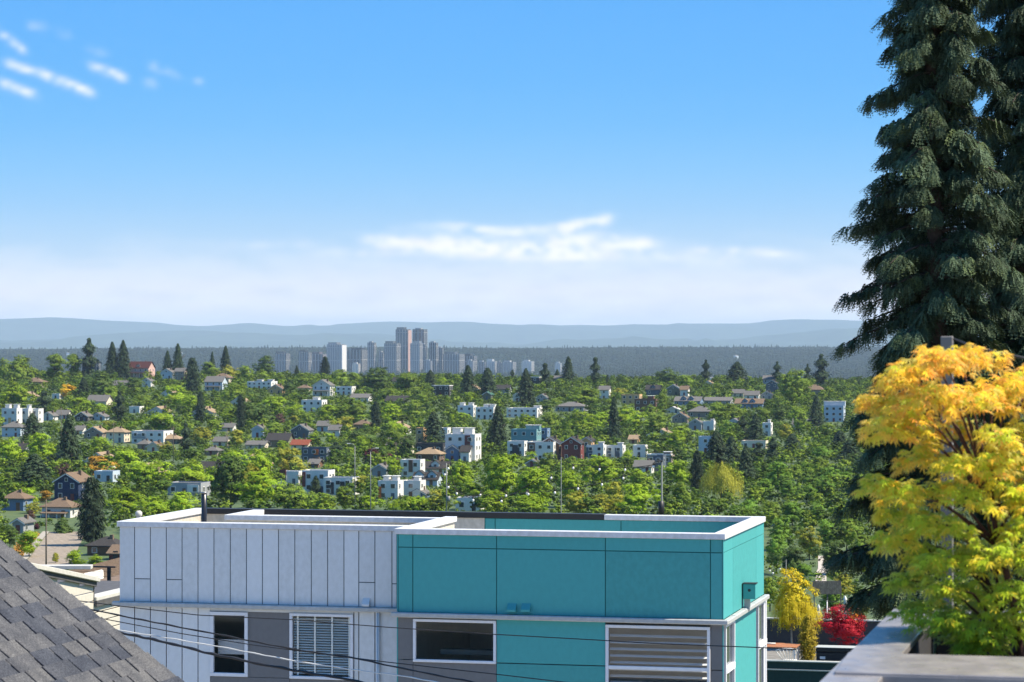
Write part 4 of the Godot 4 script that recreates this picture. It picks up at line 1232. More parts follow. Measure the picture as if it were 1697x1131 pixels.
func build_teal_building() -> void:
	var d0 := 62.0
	var origin := at(1199, 885.1, d0)
	var xf := Transform3D(Basis(Vector3.UP, YAW), origin)
	var b := thing("teal_and_white_building", "flat-roofed building clad in white battens and teal panels in front of the valley", "building", origin, YAW)
	var teal := rough_paint("teal paint", lin(0.062, 0.34, 0.345), 0.62, 0.05)
	var white := rough_paint("white panel paint", lin(0.66, 0.69, 0.705), 0.55, 0.05)
	var grey := rough_paint("grey panel paint", lin(0.165, 0.167, 0.172), 0.6, 0.06)
	var joint := paint(lin(0.10, 0.12, 0.13), 0.9, 0.0)
	var tjoint := paint(lin(0.02, 0.13, 0.12), 0.9, 0.0)
	var cap := rough_paint("cap metal", lin(0.70, 0.71, 0.74), 0.42, 0.14)
	var black_cap := rough_paint("black cap metal", lin(0.035, 0.036, 0.038), 0.5, 0.1)
	var gutter := rough_paint("gutter metal", lin(0.50, 0.52, 0.53), 0.4, 0.2)
	var trim := rough_paint("window trim", lin(0.72, 0.74, 0.78), 0.4, 0.05)
	var membrane := rough_paint("roof membrane", lin(0.68, 0.67, 0.64), 0.85, 0.22)
	var cream := rough_paint("cream stucco", lin(0.62, 0.58, 0.51), 0.85, 0.15)
	var whites := [white]
	var teals := [teal]
	for k in 3:
		var t: float = [0.97, 1.025, 0.985][k]
		whites.append(rough_paint("white panel paint %d" % k, lin(0.66 * t, 0.69 * t, 0.705 * t), 0.55, [0.06, 0.04, 0.08][k]))
		teals.append(rough_paint("teal paint %d" % k, lin(0.062 * t, 0.34 * t, 0.345 * t), 0.62, [0.07, 0.04, 0.09][k]))
	var pick := RandomNumberGenerator.new()
	pick.seed = 12
	var zw := -0.90                                     # the white bay stands back
	var gap := 0.011
	var fx := func(px: float, py: float, z: float) -> float: return hit(xf, px, py, 2, z).x
	var fy := func(px: float, py: float, z: float) -> float: return hit(xf, px, py, 2, z).y
	var xl: float = fx.call(197.5, 900, zw)             # left end
	var xt: float = fx.call(657.5, 900, 0.0)            # where teal begins
	var depth: float = -hit(xf, 1271.2, 856.5, 1, 0.0).z
	var back := -depth
	var low := -9.6
	var cap_h := 0.132
	var cap_w := 0.30
	# bodies behind the cladding
	# the rooms of the storey below: floor, party wall and inner back wall, lit through the windows alone
	var plaster := paint(lin(0.50, 0.49, 0.46), 0.9, 0.05)
	box(b, "room_floor", paint(lin(0.24, 0.17, 0.11), 0.6, 0.1), Vector3(xl + 0.03, -4.6, back + 0.03), Vector3(xt - 0.02, -4.45, zw - 0.1), 0.004)
	box(b, "room_floor", paint(lin(0.24, 0.17, 0.11), 0.6, 0.1), Vector3(xt + 0.16, -4.6, back + 0.03), Vector3(-0.1, -4.45, -0.1), 0.004)
	box(b, "room_wall", plaster, Vector3(xt, -9.0, back + 0.03), Vector3(xt + 0.14, -2.0, -0.05), 0.004)
	box(b, "room_wall", plaster, Vector3(xl + 0.03, -4.44, back + 0.03), Vector3(xt - 0.02, -2.0, back + 0.12), 0.004)
	box(b, "room_wall", plaster, Vector3(xt + 0.16, -4.44, back + 0.03), Vector3(-0.1, -2.0, back + 0.12), 0.004)
	box(b, "wall", tjoint, Vector3(xt + 0.02, -1.999, back + 0.02), Vector3(-0.02, -1.0, -0.02), 0.002)
	box(b, "wall", joint, Vector3(xl + 0.02, -1.999, back + 0.02), Vector3(xt + 0.01, -1.0, zw - 0.02), 0.002)
	box(b, "roof", membrane, Vector3(xt + 0.05, -0.998, back + 0.2), Vector3(-0.2, -0.93, -0.2), 0.002)
	box(b, "roof", membrane, Vector3(xl + 0.2, -0.998, back + 0.2), Vector3(xt + 0.04, -0.935, zw - 0.2), 0.002)
	# parapet cores (they carry panels outside)
	box(b, "parapet", tjoint, Vector3(xt + 0.02, -1.0, -0.2), Vector3(-0.02, -cap_h, -0.02), 0.002)
	box(b, "parapet", tjoint, Vector3(-0.2, -1.0, back + 0.02), Vector3(-0.02, -cap_h, -0.2), 0.002)
	box(b, "parapet", joint, Vector3(xl + 0.02, -1.0, zw - 0.2), Vector3(xt + 0.01, -cap_h, zw - 0.02), 0.002)
	box(b, "parapet", cream, Vector3(xl + 0.02, -1.0, back + 0.02), Vector3(xl + 0.2, -cap_h, zw - 0.2), 0.002)
	var xw: float = hit(xf, 1003, 853, 1, 0.0).x        # where the dark back cap ends
	var xm: float = hit(xf, 772, 858, 1, 0.0).x
	box(b, "parapet", tjoint, Vector3(xm, -1.0, back + 0.02), Vector3(-0.2, -cap_h, back + 0.2), 0.002)
	box(b, "parapet", cream, Vector3(xl + 0.2, -1.0, back + 0.02), Vector3(xm, -cap_h, back + 0.2), 0.002)
	# inner teal panels of the back parapet
	var inner := [xm + 0.02, fx.call(824, 870, back), fx.call(1032, 870, back), -0.22]
	for i in 3: box(b, "panel", teals[pick.randi() % 4], Vector3(inner[i] + gap, -0.99, back + 0.2), Vector3(inner[i + 1] - gap, -cap_h - 0.01, back + 0.222), 0.002)
	# party wall between the bays, and the inner walls of the white bay
	var zm: float = hit(xf, 760, 856.5, 1, 0.0).z
	box(b, "parapet", cream, Vector3(xt - 0.0, -1.0, zm), Vector3(xt + 0.2, -cap_h, -0.2), 0.002)
	var xn: float = hit(xf, 378, 853, 1, 0.0).x
	var zn: float = hit(xf, 378, 853.5, 1, 0.0).z
	box(b, "parapet", cream, Vector3(xn, -1.0, zn - 0.2), Vector3(xt - 0.002, -cap_h, zn), 0.002)
	box(b, "parapet", cream, Vector3(xn, -1.0, back + 0.2), Vector3(xn + 0.2, -cap_h, zn - 0.2), 0.002)
	# cap flashings
	box(b, "cap_flashing", cap, Vector3(xt - 0.045, -cap_h, -cap_w + 0.05), Vector3(0.05, 0.0, 0.05), 0.008)
	box(b, "cap_flashing", cap, Vector3(0.05 - cap_w, -cap_h, back - 0.05), Vector3(0.05, 0.0, -cap_w + 0.046), 0.008)
	box(b, "cap_flashing", cap, Vector3(xw, -cap_h, back - 0.05), Vector3(0.046 - cap_w, -0.002, back + cap_w - 0.05), 0.008)
	box(b, "cap_flashing", black_cap, Vector3(xl + cap_w - 0.05, -cap_h, back - 0.05), Vector3(xw - 0.004, 0.012, back + cap_w - 0.05), 0.008)
	box(b, "cap_flashing", cap, Vector3(xl - 0.05, -cap_h, zw - cap_w + 0.05), Vector3(xt - 0.05, 0.0, zw + 0.05), 0.008)
	box(b, "cap_flashing", cap, Vector3(xl - 0.05, -cap_h, back - 0.05), Vector3(xl + cap_w - 0.054, 0.0, zw - cap_w + 0.046), 0.008)
	box(b, "cap_flashing", cap, Vector3(xt - 0.045, -cap_h, zm - 0.04), Vector3(xt - 0.045 + cap_w, -0.001, -cap_w + 0.046), 0.008)
	box(b, "cap_flashing", cap, Vector3(xn - 0.05, -cap_h, zn - cap_w + 0.05), Vector3(xt - 0.05, -0.001, zn + 0.05), 0.008)
	box(b, "cap_flashing", cap, Vector3(xn - 0.05, -cap_h, back + cap_w - 0.046), Vector3(xn - 0.05 + cap_w, -0.001, zn - cap_w + 0.046), 0.008)
	# ledges that carry a gutter, front and side
	var gy: float = fy.call(1100, 1026.2, 0.14)
	var wy: float = fy.call(420, 1003.0, zw + 0.14)
	box(b, "gutter", gutter, Vector3(xt - 0.12, gy - 0.115, 0.0), Vector3(0.13, gy, 0.14), 0.02)
	box(b, "gutter", gutter, Vector3(0.0, gy - 0.115, back - 0.12), Vector3(0.14, gy - 0.001, -0.002), 0.02)
	box(b, "gutter", gutter, Vector3(xl - 0.15, wy - 0.115, zw), Vector3(xt - 0.01, wy, zw + 0.14), 0.02)
	for k in 4:   # straps across the side gutter
		box(b, "gutter_strap", cap, Vector3(0.01, gy, back + depth * (0.1 + 0.25 * k)), Vector3(0.135, gy + 0.012, back + depth * (0.1 + 0.25 * k) + 0.03), 0.002)
	# teal cladding, upper front
	var ry: float = fy.call(900, 911.5, 0.0)
	var sx := [xt + 0.03, fx.call(684, 950, 0.0), fx.call(822.9, 950, 0.0), fx.call(1003.4, 950, 0.0), fx.call(1177.6, 950, 0.0), -0.022]
	for i in 5:
		box(b, "panel", teals[pick.randi() % 4], Vector3(sx[i] + gap, ry + gap, -0.022), Vector3(sx[i + 1] - gap, -cap_h - 0.006, 0.0), 0.002)
		box(b, "panel", teals[pick.randi() % 4], Vector3(sx[i] + gap, gy + 0.004, -0.022), Vector3(sx[i + 1] - gap, ry - gap, 0.0), 0.002)
	# corner trims
	box(b, "corner_trim", teal, Vector3(-0.02, low, -0.018), Vector3(0.004, gy - 0.12, 0.004), 0.003)
	box(b, "corner_trim", teal, Vector3(-0.02, gy + 0.004, -0.018), Vector3(0.004, -cap_h - 0.004, 0.004), 0.003)
	box(b, "corner_trim", teal, Vector3(xt, gy + 0.004, -0.03), Vector3(xt + 0.026, -cap_h - 0.004, 0.004), 0.003)
	box(b, "corner_trim", teal, Vector3(xt, low, -0.03), Vector3(xt + 0.026, gy - 0.12, 0.004), 0.003)
	# teal cladding, upper side
	var rz: float = 0.0
	var sz := [-0.024, hit(xf, 1215, 920, 0, 0.0).z, hit(xf, 1253.4, 920, 0, 0.0).z, hit(xf, 1266, 920, 0, 0.0).z, back + 0.01]
	for i in 4:
		box(b, "panel", teals[pick.randi() % 4], Vector3(-0.022, ry + gap * 0.6, sz[i + 1] + gap), Vector3(0.0, -cap_h - 0.006, sz[i] - gap), 0.002)
		box(b, "panel", teals[pick.randi() % 4], Vector3(-0.022, gy + 0.004, sz[i + 1] + gap), Vector3(0.0, ry - gap * 0.6, sz[i] - gap), 0.002)
	# white battens, upper front
	var seams := [92, 175, 262, 350, 437, 525, 613, 703, 792, 880, 969, 1059, 1150, 1240, 1330, 1412, 1501, 1595, 1622]
	var xs := []
	for s in seams: xs.append(fx.call(170 + s / 3.327, 940, zw))
	xs[0] = xl
	var cross := {1: 959.5, 3: 960.8, 15: 965.5, 17: 968}
	for i in 18:
		var x0: float = xs[i] + gap
		var x1: float = xs[i + 1] - gap
		if cross.has(i):
			var yc: float = fy.call(170 + seams[i] / 3.327, cross[i], zw)
			box(b, "panel", whites[pick.randi() % 4], Vector3(x0, yc + gap, zw - 0.022), Vector3(x1, -cap_h - 0.006, zw), 0.002)
			box(b, "panel", whites[pick.randi() % 4], Vector3(x0, wy + 0.004, zw - 0.022), Vector3(x1, yc - gap, zw), 0.002)
		else:
			box(b, "panel", whites[pick.randi() % 4], Vector3(x0, wy + 0.004, zw - 0.022), Vector3(x1, -cap_h - 0.006, zw), 0.002)
	# side of the white bay and the back
	box(b, "side_wall", white, Vector3(xl, low, back), Vector3(xl + 0.019, -cap_h - 0.004, zw - 0.024), 0.002)
	box(b, "rear_wall", teal, Vector3(xl + 0.02, low, back), Vector3(-0.03, -cap_h - 0.004, back + 0.019), 0.002)
	# white lower front: battens, two windows, grey infill
	var yb := low
	var yt: float = wy - 0.12
	for i in 5:
		var x1b: float = xs[i + 1] - gap if i < 4 else fx.call(347.0, 1060, zw) - gap
		box(b, "panel", whites[pick.randi() % 4], Vector3(xs[i] + gap, yb, zw - 0.022), Vector3(minf(xs[i + 1] - gap, x1b), yt, zw), 0.002)
	var w1 := [fx.call(348.5, 1060, zw), fx.call(411, 1060, zw), fy.call(380, 1121.5, zw), fy.call(380, 1014.5, zw)]
	var w2 := [fx.call(480, 1060, zw), fx.call(585.5, 1060, zw), fy.call(530, 1126.5, zw), fy.call(530, 1017.5, zw)]
	box(b, "panel", whites[pick.randi() % 4], Vector3(xs[5] + gap, yb, zw - 0.022), Vector3(w1[0] - gap, yt, zw), 0.002)
	var ya := frame_window(b, w1[0], w1[1], w1[2], w1[3], zw, 0.085, trim)
	var yb2 := frame_window(b, w2[0], w2[1], w2[2], w2[3], zw, 0.07, trim)
	box(b, "panel", grey, Vector3(w1[1] + gap, w1[2], zw - 0.022), Vector3(w2[0] - gap, yt - 0.06, zw), 0.002)
	box(b, "panel", whites[pick.randi() % 4], Vector3(w1[0], w1[3] + gap, zw - 0.022), Vector3(w2[1], yt, zw), 0.002) if w1[3] + gap < yt - 0.02 else null
	box(b, "panel", grey, Vector3(w1[0], yb, zw - 0.022), Vector3(w2[0] - gap, w1[2] - gap, zw), 0.002)
	box(b, "panel", grey, Vector3(w2[0], yb, zw - 0.022), Vector3(w2[1], w2[2] - gap, zw), 0.002)
	var tail := [w2[1] + gap, xs[15], xs[16], xt - 0.16, xt - 0.01]
	for i in 4: box(b, "panel", whites[pick.randi() % 4], Vector3(tail[i] + gap, yb, zw - 0.022), Vector3(tail[i + 1] - gap, yt, zw), 0.002)
	var pipe := tube([Vector3(fx.call(627.5, 1060, zw), yt, zw + 0.06), Vector3(fx.call(627.5, 1060, zw), low, zw + 0.06)], [0.045, 0.045], 12)
	part(b, "downspout", pipe, white)
	# teal lower front: grey strip, wide window, teal, blind window, grey strip
	var y0 := low
	var y1: float = gy - 0.12
	var w3 := [fx.call(684.8, 1060, 0.0), fx.call(822.4, 1060, 0.0), fy.call(750, 1099, 0.0), fy.call(750, 1027.3, 0.0)]
	var w4 := [fx.call(1003.8, 1080, 0.0), fx.call(1177.2, 1080, 0.0), fy.call(1090, 1188, 0.0), fy.call(1090, 1037.5, 0.0)]
	var yg: float = fy.call(670, 1093.5, 0.0)
	box(b, "panel", grey, Vector3(xt + 0.03, yg + gap, -0.022), Vector3(w3[0] - gap, y1, 0.0), 0.002)
	box(b, "panel", grey, Vector3(xt + 0.03, y0, -0.022), Vector3(w3[0] - gap, yg - gap, 0.0), 0.002)
	box(b, "panel", grey, Vector3(w3[0], y0, -0.022), Vector3(w3[1], w3[2] - gap, 0.0), 0.002)
	var ys: float = fy.call(900, 1101.5, 0.0)
	box(b, "panel", teals[pick.randi() % 4], Vector3(w3[1] + gap, ys + gap, -0.022), Vector3(w4[0] - gap, y1, 0.0), 0.002)
	box(b, "panel", teals[pick.randi() % 4], Vector3(w3[1] + gap, y0, -0.022), Vector3(w4[0] - gap, ys - gap, 0.0), 0.002)
	var yh: float = fy.call(1187, 1111.5, 0.0)
	box(b, "panel", grey, Vector3(w4[1] + gap, yh + gap, -0.022), Vector3(-0.024, y1, 0.0), 0.002)
	box(b, "panel", grey, Vector3(w4[1] + gap, y0, -0.022), Vector3(-0.024, yh - gap, 0.0), 0.002)
	var yc3 := frame_window(b, w3[0], w3[1], w3[2], w3[3], 0.0, 0.065, trim)
	var yc4 := frame_window(b, w4[0], w4[1], w4[2], w4[3], 0.0, 0.07, trim, fy.call(1090, 1108.5, 0.0))
	# rooms and blinds behind the panes
	var slat := paint(lin(0.72, 0.74, 0.70), 0.55, 0.0)
	var slat2 := paint(lin(0.50, 0.52, 0.53), 0.55, 0.0)
	blind(yb2, w2[0] + 0.08, w2[1] - 0.08, w2[2] + 0.08, w2[3] - 0.08, zw - 0.07, 0.062, 0.055, 0.55, slat)
	for t in [0.12, 0.39, 0.66, 0.93]:
		box(yb2, "blind_tape", slat, Vector3(lerpf(w2[0], w2[1], t) - 0.022, w2[2] + 0.08, zw - 0.036), Vector3(lerpf(w2[0], w2[1], t) + 0.022, w2[3] - 0.08, zw - 0.032), 0.001)
	blind(yc4, w4[0] + 0.08, w4[1] - 0.08, w4[2] + 0.08, w4[3] - 0.1, -0.10, 0.155, 0.12, 0.35, slat2)
	box(ya, "curtain", slat2, Vector3(w1[0] + 0.09, lerpf(w1[2], w1[3], 0.32), zw - 0.32), Vector3(w1[1] - 0.09, lerpf(w1[2], w1[3], 0.55), zw - 0.30), 0.002)
	# things seen through the wide window: seat backs and a lampshade's pale edge
	box(yc3, "room_shelf", paint(lin(0.10, 0.11, 0.10), 0.8, 0.0), Vector3(w3[0] + 0.5, w3[2] + 0.12, -0.9), Vector3(w3[1] - 0.1, w3[2] + 0.24, -0.6), 0.01)
	# small fittings
	for px in [849.0, 872.5]:
		var hx: float = fx.call(px, 1005, 0.0)
		var hood := extrude([Vector2(0, 0), Vector2(0.13, 0.0), Vector2(0.13, 0.05), Vector2(0.0, 0.19)], -0.105, 0.105)
		part(b, "vent_hood", hood, teal, Vector3(hx, fy.call(px, 1014.0, 0.0), 0.0), Vector3(0, -PI / 2, 0))
	var vx: float = fx.call(607.5, 1000, zw)
	part(b, "vent_hood", extrude([Vector2(0, 0), Vector2(0.12, 0.0), Vector2(0.12, 0.05), Vector2(0.0, 0.19)], -0.09, 0.09), white, Vector3(vx, fy.call(607, 1005.0, zw), zw), Vector3(0, -PI / 2, 0))
	# the side below the gutter: two tall windows and a teal field
	var zs := [hit(xf, 1201, 1080, 0, 0.0).z, hit(xf, 1216, 1080, 0, 0.0).z, hit(xf, 1253.2, 1060, 0, 0.0).z, hit(xf, 1255, 1060, 0, 0.0).z, hit(xf, 1268.5, 1060, 0, 0.0).z]
	box(b, "panel", teals[pick.randi() % 4], Vector3(-0.022, low, zs[2] + gap), Vector3(0.0, y1, zs[1] - gap), 0.002)
	box(b, "corner_trim", trim, Vector3(-0.022, low, back + 0.002), Vector3(0.012, y1, zs[4] - 0.004), 0.003)
	for w in [[zs[1], minf(zs[0], -0.03), hit(xf, 1207, 1107, 0, 0.0).y], [zs[4], zs[3], hit(xf, 1262, 1066, 0, 0.0).y]]:
		var win := Node3D.new()
		win.name = "window"
		b.add_child(win, true)
		var za: float = w[0]
		var zb: float = w[1]
		for e in [[za, za + 0.07], [zb - 0.07, zb]]:
			box(win, "frame", trim, Vector3(-0.05, low, e[0]), Vector3(0.04, y1, e[1]), 0.006)
		box(win, "frame", trim, Vector3(-0.05, y1 - 0.08, za + 0.07), Vector3(0.037, y1, zb - 0.07), 0.006)
		box(win, "sill", trim, Vector3(-0.05, w[2] - 0.09, za + 0.07), Vector3(0.06, w[2] + 0.05, zb - 0.07), 0.006)
		box(win, "pane", dark_glass(), Vector3(-0.03, low, za + 0.07), Vector3(-0.024, y1 - 0.08, zb - 0.07), 0.0005)
	# the box with a round hole on the side wall
	var bz: float = hit(xf, 1242, 980, 0, 0.16).z
	var by: float = hit(xf, 1242, 985, 0, 0.16).y
	var lamp := box(b, "utility_box", teal, Vector3(0.03, by - 0.11, bz - 0.14), Vector3(0.33, by + 0.25, bz + 0.14), 0.008)
	part(lamp, "lid", bevel(Vector3(0.33, 0.02, 0.31), 0.003), black_cap, Vector3(0.0, 0.19, 0.0))
	part(lamp, "hole", tube([Vector3(0, 0, 0.1405), Vector3(0, 0, 0.1425)], [0.035, 0.035], 16), black_cap, Vector3(0.0, 0.03, 0.0))
	part(lamp, "bracket", bevel(Vector3(0.14, 0.30, 0.10), 0.004), gutter, Vector3(-0.07, -0.32, -0.01))
	# on the roof
	var fp := hit(xf, 325.3, 862, 1, -0.03)
	var flue := part(b, "flue_pipe", tube([Vector3(0, -0.95, 0), Vector3(0, 0.60, 0)], [0.068, 0.068], 18), metal(lin(0.045, 0.045, 0.05), 0.28, 0.7), Vector3(fp.x, 0, fp.z - 0.55))
	part(flue, "cap", tube([Vector3(0, 0.60, 0), Vector3(0, 0.63, 0)], [0.085, 0.085], 18), metal(lin(0.25, 0.25, 0.26), 0.4, 0.7))
	var vp := hit(xf, 220.5, 862, 1, 0.0)
	part(b, "roof_vent", tube([Vector3(0, -1, 0), Vector3(0, 0.02, 0), Vector3(0, 0.04, 0), Vector3(0, 0.12, 0), Vector3(0, 0.16, 0)], [0.06, 0.06, 0.085, 0.085, 0.045], 14), rough_paint("vent plastic", lin(0.62, 0.60, 0.55), 0.6, 0.2), Vector3(xl - 0.12, 0.0, -2.5))
	box(b, "roof_hatch", black_cap, Vector3(fx.call(1128, 884, -0.8), -0.94, -1.5), Vector3(fx.call(1153, 884, -0.8), -0.075, -0.7), 0.01)

# ---------- the shingled roof at the lower left ----------
func build_shingle_roof() -> void:
	var d := 19.7
	var origin := at(150, 1015.5, d)
	var down := Vector3(cos(YAW), -0.70, -sin(YAW)).normalized()
	var away := Vector3(-sin(YAW), 0, -cos(YAW))        # along the courses, towards the far gable
	var nrm := away.cross(down).normalized()
	if nrm.y < 0: nrm = -nrm
	var basis := Basis(down, nrm, down.cross(nrm))
	var o := Node3D.new()
	o.name = "shingled_house"
	add_child(o)
	o.transform = Transform3D(basis, origin)
	tag(o, "house whose roof of weathered grey asphalt shingles slopes past the white battens", "house")
	var near: float = basis.z.dot(-away)                # +1 when local z points back to the lens
	var roof := box(o, "roof", paint(lin(0.05, 0.05, 0.052), 0.95, 0.1), Vector3(-5, -0.10, 0.0), Vector3(2.6, -0.012, 7.0 * near), 0.01)
	box(o, "rake_trim", paint(lin(0.22, 0.22, 0.22), 0.7, 0.1), Vector3(-5, -0.22, -0.03 * near), Vector3(2.6, -0.008, -0.002 * near), 0.004)
	var body := PrismMesh.new()
	box(o, "wall", paint(tone("cream"), 0.8, 0.08), Vector3(-4.6, -4.5, 0.4 * near), Vector3(1.5, -0.9, 6.6 * near), 0.02)
	var shades := []
	for c in [[0.112, 0.114, 0.118], [0.14, 0.14, 0.139], [0.092, 0.097, 0.107], [0.122, 0.123, 0.125], [0.082, 0.089, 0.103], [0.152, 0.15, 0.145]]:
		var m := StandardMaterial3D.new()
		m.albedo_color = lin(c[0] * 2.0, c[1] * 2.0, c[2] * 2.0)
		m.albedo_texture = noise_tex("granule", 0.05, Color(0.34, 0.34, 0.36), Color(1, 1, 1), 3, 1024)
		m.uv1_triplanar = true
		m.uv1_world_triplanar = true
		m.uv1_scale = Vector3.ONE * 1.2
		m.detail_enabled = true
		m.detail_blend_mode = BaseMaterial3D.BLEND_MODE_MUL
		m.detail_albedo = noise_tex("cloudy", 0.006, Color(0.66, 0.68, 0.72), Color.WHITE, 3)
		m.heightmap_enabled = false
		m.roughness = 0.95
		m.metallic_specular = 0.2
		shades.append(m)
	var r := RandomNumberGenerator.new()
	r.seed = 31
	var exposure := 0.143
	var widths := [0.22, 0.27, 0.33, 0.38, 0.45]
	var variants := []
	for w in widths: variants.append(bevel(Vector3(0.20, 0.024, w - 0.028), 0.003))
	var st := new_st()
	for i in range(-14, 17):
		var x := i * exposure
		var z := -0.012
		while z < 6.0:
			var k := r.randi() % widths.size()
			var w: float = widths[k]
			var c := Vector3(x - 0.10, 0.0045 + r.randf() * 0.004, (z + w / 2) * near)
			z += w
			var g := to_px(o.transform * c)
			if g.x < -60 or g.y > 1190 or g.x > 420: continue
			part(roof, "shingle", variants[k], shades[r.randi() % shades.size()], c - roof.position, Vector3(0, r.randf_range(-0.006, 0.006), -0.045 - 0.03 * r.randf()))
			if r.randf() < 0.34 and g.y > 985:   # blossom litter caught on the butt edges
				for q in 1 + r.randi() % 4:
					var s := r.randf_range(0.004, 0.010)
					var p := Vector3(x + r.randf_range(0.0, 0.008), 0.008, (z - w * r.randf()) * near)
					tri(st, p, p + Vector3(s, 0.004, 0), p + Vector3(0, 0.006, s))
					tri(st, p, p + Vector3(0, 0.006, s), p + Vector3(-s * 0.6, 0.008, 0))
	var petals := part(o, "fallen_petals", flat(st), paint(lin(0.62, 0.58, 0.52), 0.8, 0.0))
	petals.set_meta("kind", "stuff")

# ---------- the white lap-sided house and what shows beside it ----------
func build_lap_house() -> void:
	var d := 92.0
	var origin := at(155, 962, d)
	var o := thing("lap_sided_house", "sunlit white lap-sided house wedged between shingled roof and white battens", "house", origin, YAW)
	o.scale = Vector3.ONE * (d / 69.0)
	var board := rough_paint("lap board", lin(0.60, 0.57, 0.51), 0.7, 0.08)
	var capm := rough_paint("lap cap", lin(0.55, 0.54, 0.50), 0.6, 0.1)
	var dark := paint(lin(0.09, 0.09, 0.095), 0.8, 0.1)
	# its wall faces local +x; it runs from the corner (z = 0) towards the lens, and its top falls away to the corner
	box(o, "wall", dark, Vector3(-5.0, -6.5, -8.0), Vector3(-0.03, -0.75, 6.0), 0.01)  # dark colour showing in the board gaps stands in for lap shadows
	var lap := 0.232
	for i in 26:
		var y := -0.08 - i * lap
		var z1 := 6.0
		var b := box(o, "lap_board", board, Vector3(-0.03, y - lap + 0.026, 0.02), Vector3(0.0, y, z1), 0.004)
		b.rotation.z = -0.03
	for i in 23:
		var y := -0.62 - i * lap
		var b := box(o, "lap_board", board, Vector3(-0.03, y - lap + 0.026, -8.0), Vector3(0.0, y, -0.02), 0.004)
		b.rotation.z = -0.03
	for i in 4:   # the boards under the raking top
		var y := -0.08 + i * lap
		var z0 := (y + lap) / 0.165
		var b := box(o, "lap_board", board, Vector3(-0.03, y, maxf(z0, 0.4)), Vector3(0.0, y + lap - 0.026, 6.0), 0.004)
		b.rotation.z = -0.03
	box(o, "corner_board", dark, Vector3(-0.05, -0.62, -0.03), Vector3(0.012, 0.0, 0.02), 0.003)
	part(o, "raking_cap", bevel(Vector3(0.42, 0.12, 6.4), 0.012), capm, Vector3(-0.05, 0.53, 3.1), Vector3(-0.163, 0, 0))
	part(o, "raking_shade_strip", bevel(Vector3(0.05, 0.14, 6.3), 0.006), dark, Vector3(0.06, 0.41, 3.1), Vector3(-0.163, 0, 0))  # dark strip painted as the shade under the raking cap
	part(o, "lower_cap", bevel(Vector3(0.4, 0.10, 8.0), 0.01), capm, Vector3(-0.12, -0.48, -4.0))
	part(o, "lower_fascia", bevel(Vector3(0.06, 0.16, 8.0), 0.006), dark, Vector3(0.06, -0.60, -4.0))
	part(o, "rear_cap", bevel(Vector3(3.4, 0.10, 0.35), 0.01), capm, Vector3(-1.95, 0.28, -0.2), Vector3(0, 0.25, 0))
	# a cable railing on the terrace behind
	var rd := 106.0
	var rail := thing("cable_railing", "black cable railing on a terrace before grey roofs", "railing", at(50, 960, rd), YAW)
	var black := metal(lin(0.03, 0.03, 0.032), 0.5, 0.5)
	var px_m := rd / F
	part(rail, "top_rail", bevel(Vector3(150 * px_m, 0.06, 0.06), 0.006), black, Vector3(75 * px_m, 22.5 * px_m, 0))
	for x in [54.0, 139.0]:
		part(rail, "post", bevel(Vector3(0.09 if x < 100 else 0.14, 1.1, 0.09), 0.006), black, Vector3(x * px_m, 22 * px_m - 0.55, 0))
	for k in 5:
		part(rail, "cable", tube([Vector3(54 * px_m, 0, 0), Vector3(150 * px_m, 0, 0)], [0.007, 0.007], 6), black, Vector3(0, 22 * px_m - 0.18 * (k + 1), 0))
	# grey roofs beyond the railing, with a blue dormer gable
	var hd := 135.0
	var hp := at(152, 950, hd)
	hp.y = ground(hp.x, hd)
	var h := thing("grey_roofed_house", "house with broad grey-brown roof and blue dormer gable behind the cable railing", "house", hp, YAW)
	var eave := -(972 - HY) / F * hd - hp.y
	var ridge := -(934 - HY) / F * hd - hp.y
	part(h, "wall", meshes["unit"], paint(tone("taupe"), 0.8, 0.08), Vector3(0, eave / 2, -4), Vector3.ZERO, Vector3(7, eave, 8))
	part(h, "roof", hip_roof(7.0, 8.0, eave, ridge - eave, 0.6), paint(tone("rb"), 0.95, 0.2, 1.2, 0.2))
	var gb := gable_prism(1.35, eave + 0.15, 0.42, 2.0, 0.16, 0.07)
	part(h, "dormer", gb[0], paint(tone("blue"), 0.8, 0.06), Vector3(-0.15, 0, 0.5))
	part(h, "dormer_roof", gb[1], paint(lin(0.6, 0.58, 0.54), 0.8, 0.1), Vector3(-0.15, 0, 0.5))
	var fd := 118.0
	var fp := at(170, 985, fd)
	fp.y = ground(fp.x, fd)
	var f := thing("flat_roofed_shed", "low brownish flat roof with dark edge below the railing", "shed", fp, YAW)
	var ft := -(973 - HY) / F * fd - fp.y
	part(f, "wall", meshes["unit"], paint(tone("taupe"), 0.8, 0.08), Vector3(1, ft / 2, -4), Vector3.ZERO, Vector3(3.6, ft, 7))
	part(f, "roof", meshes["unit"], paint(tone("rb"), 0.9, 0.15), Vector3(1, ft + 0.06, -4), Vector3.ZERO, Vector3(4.0, 0.14, 7.4))

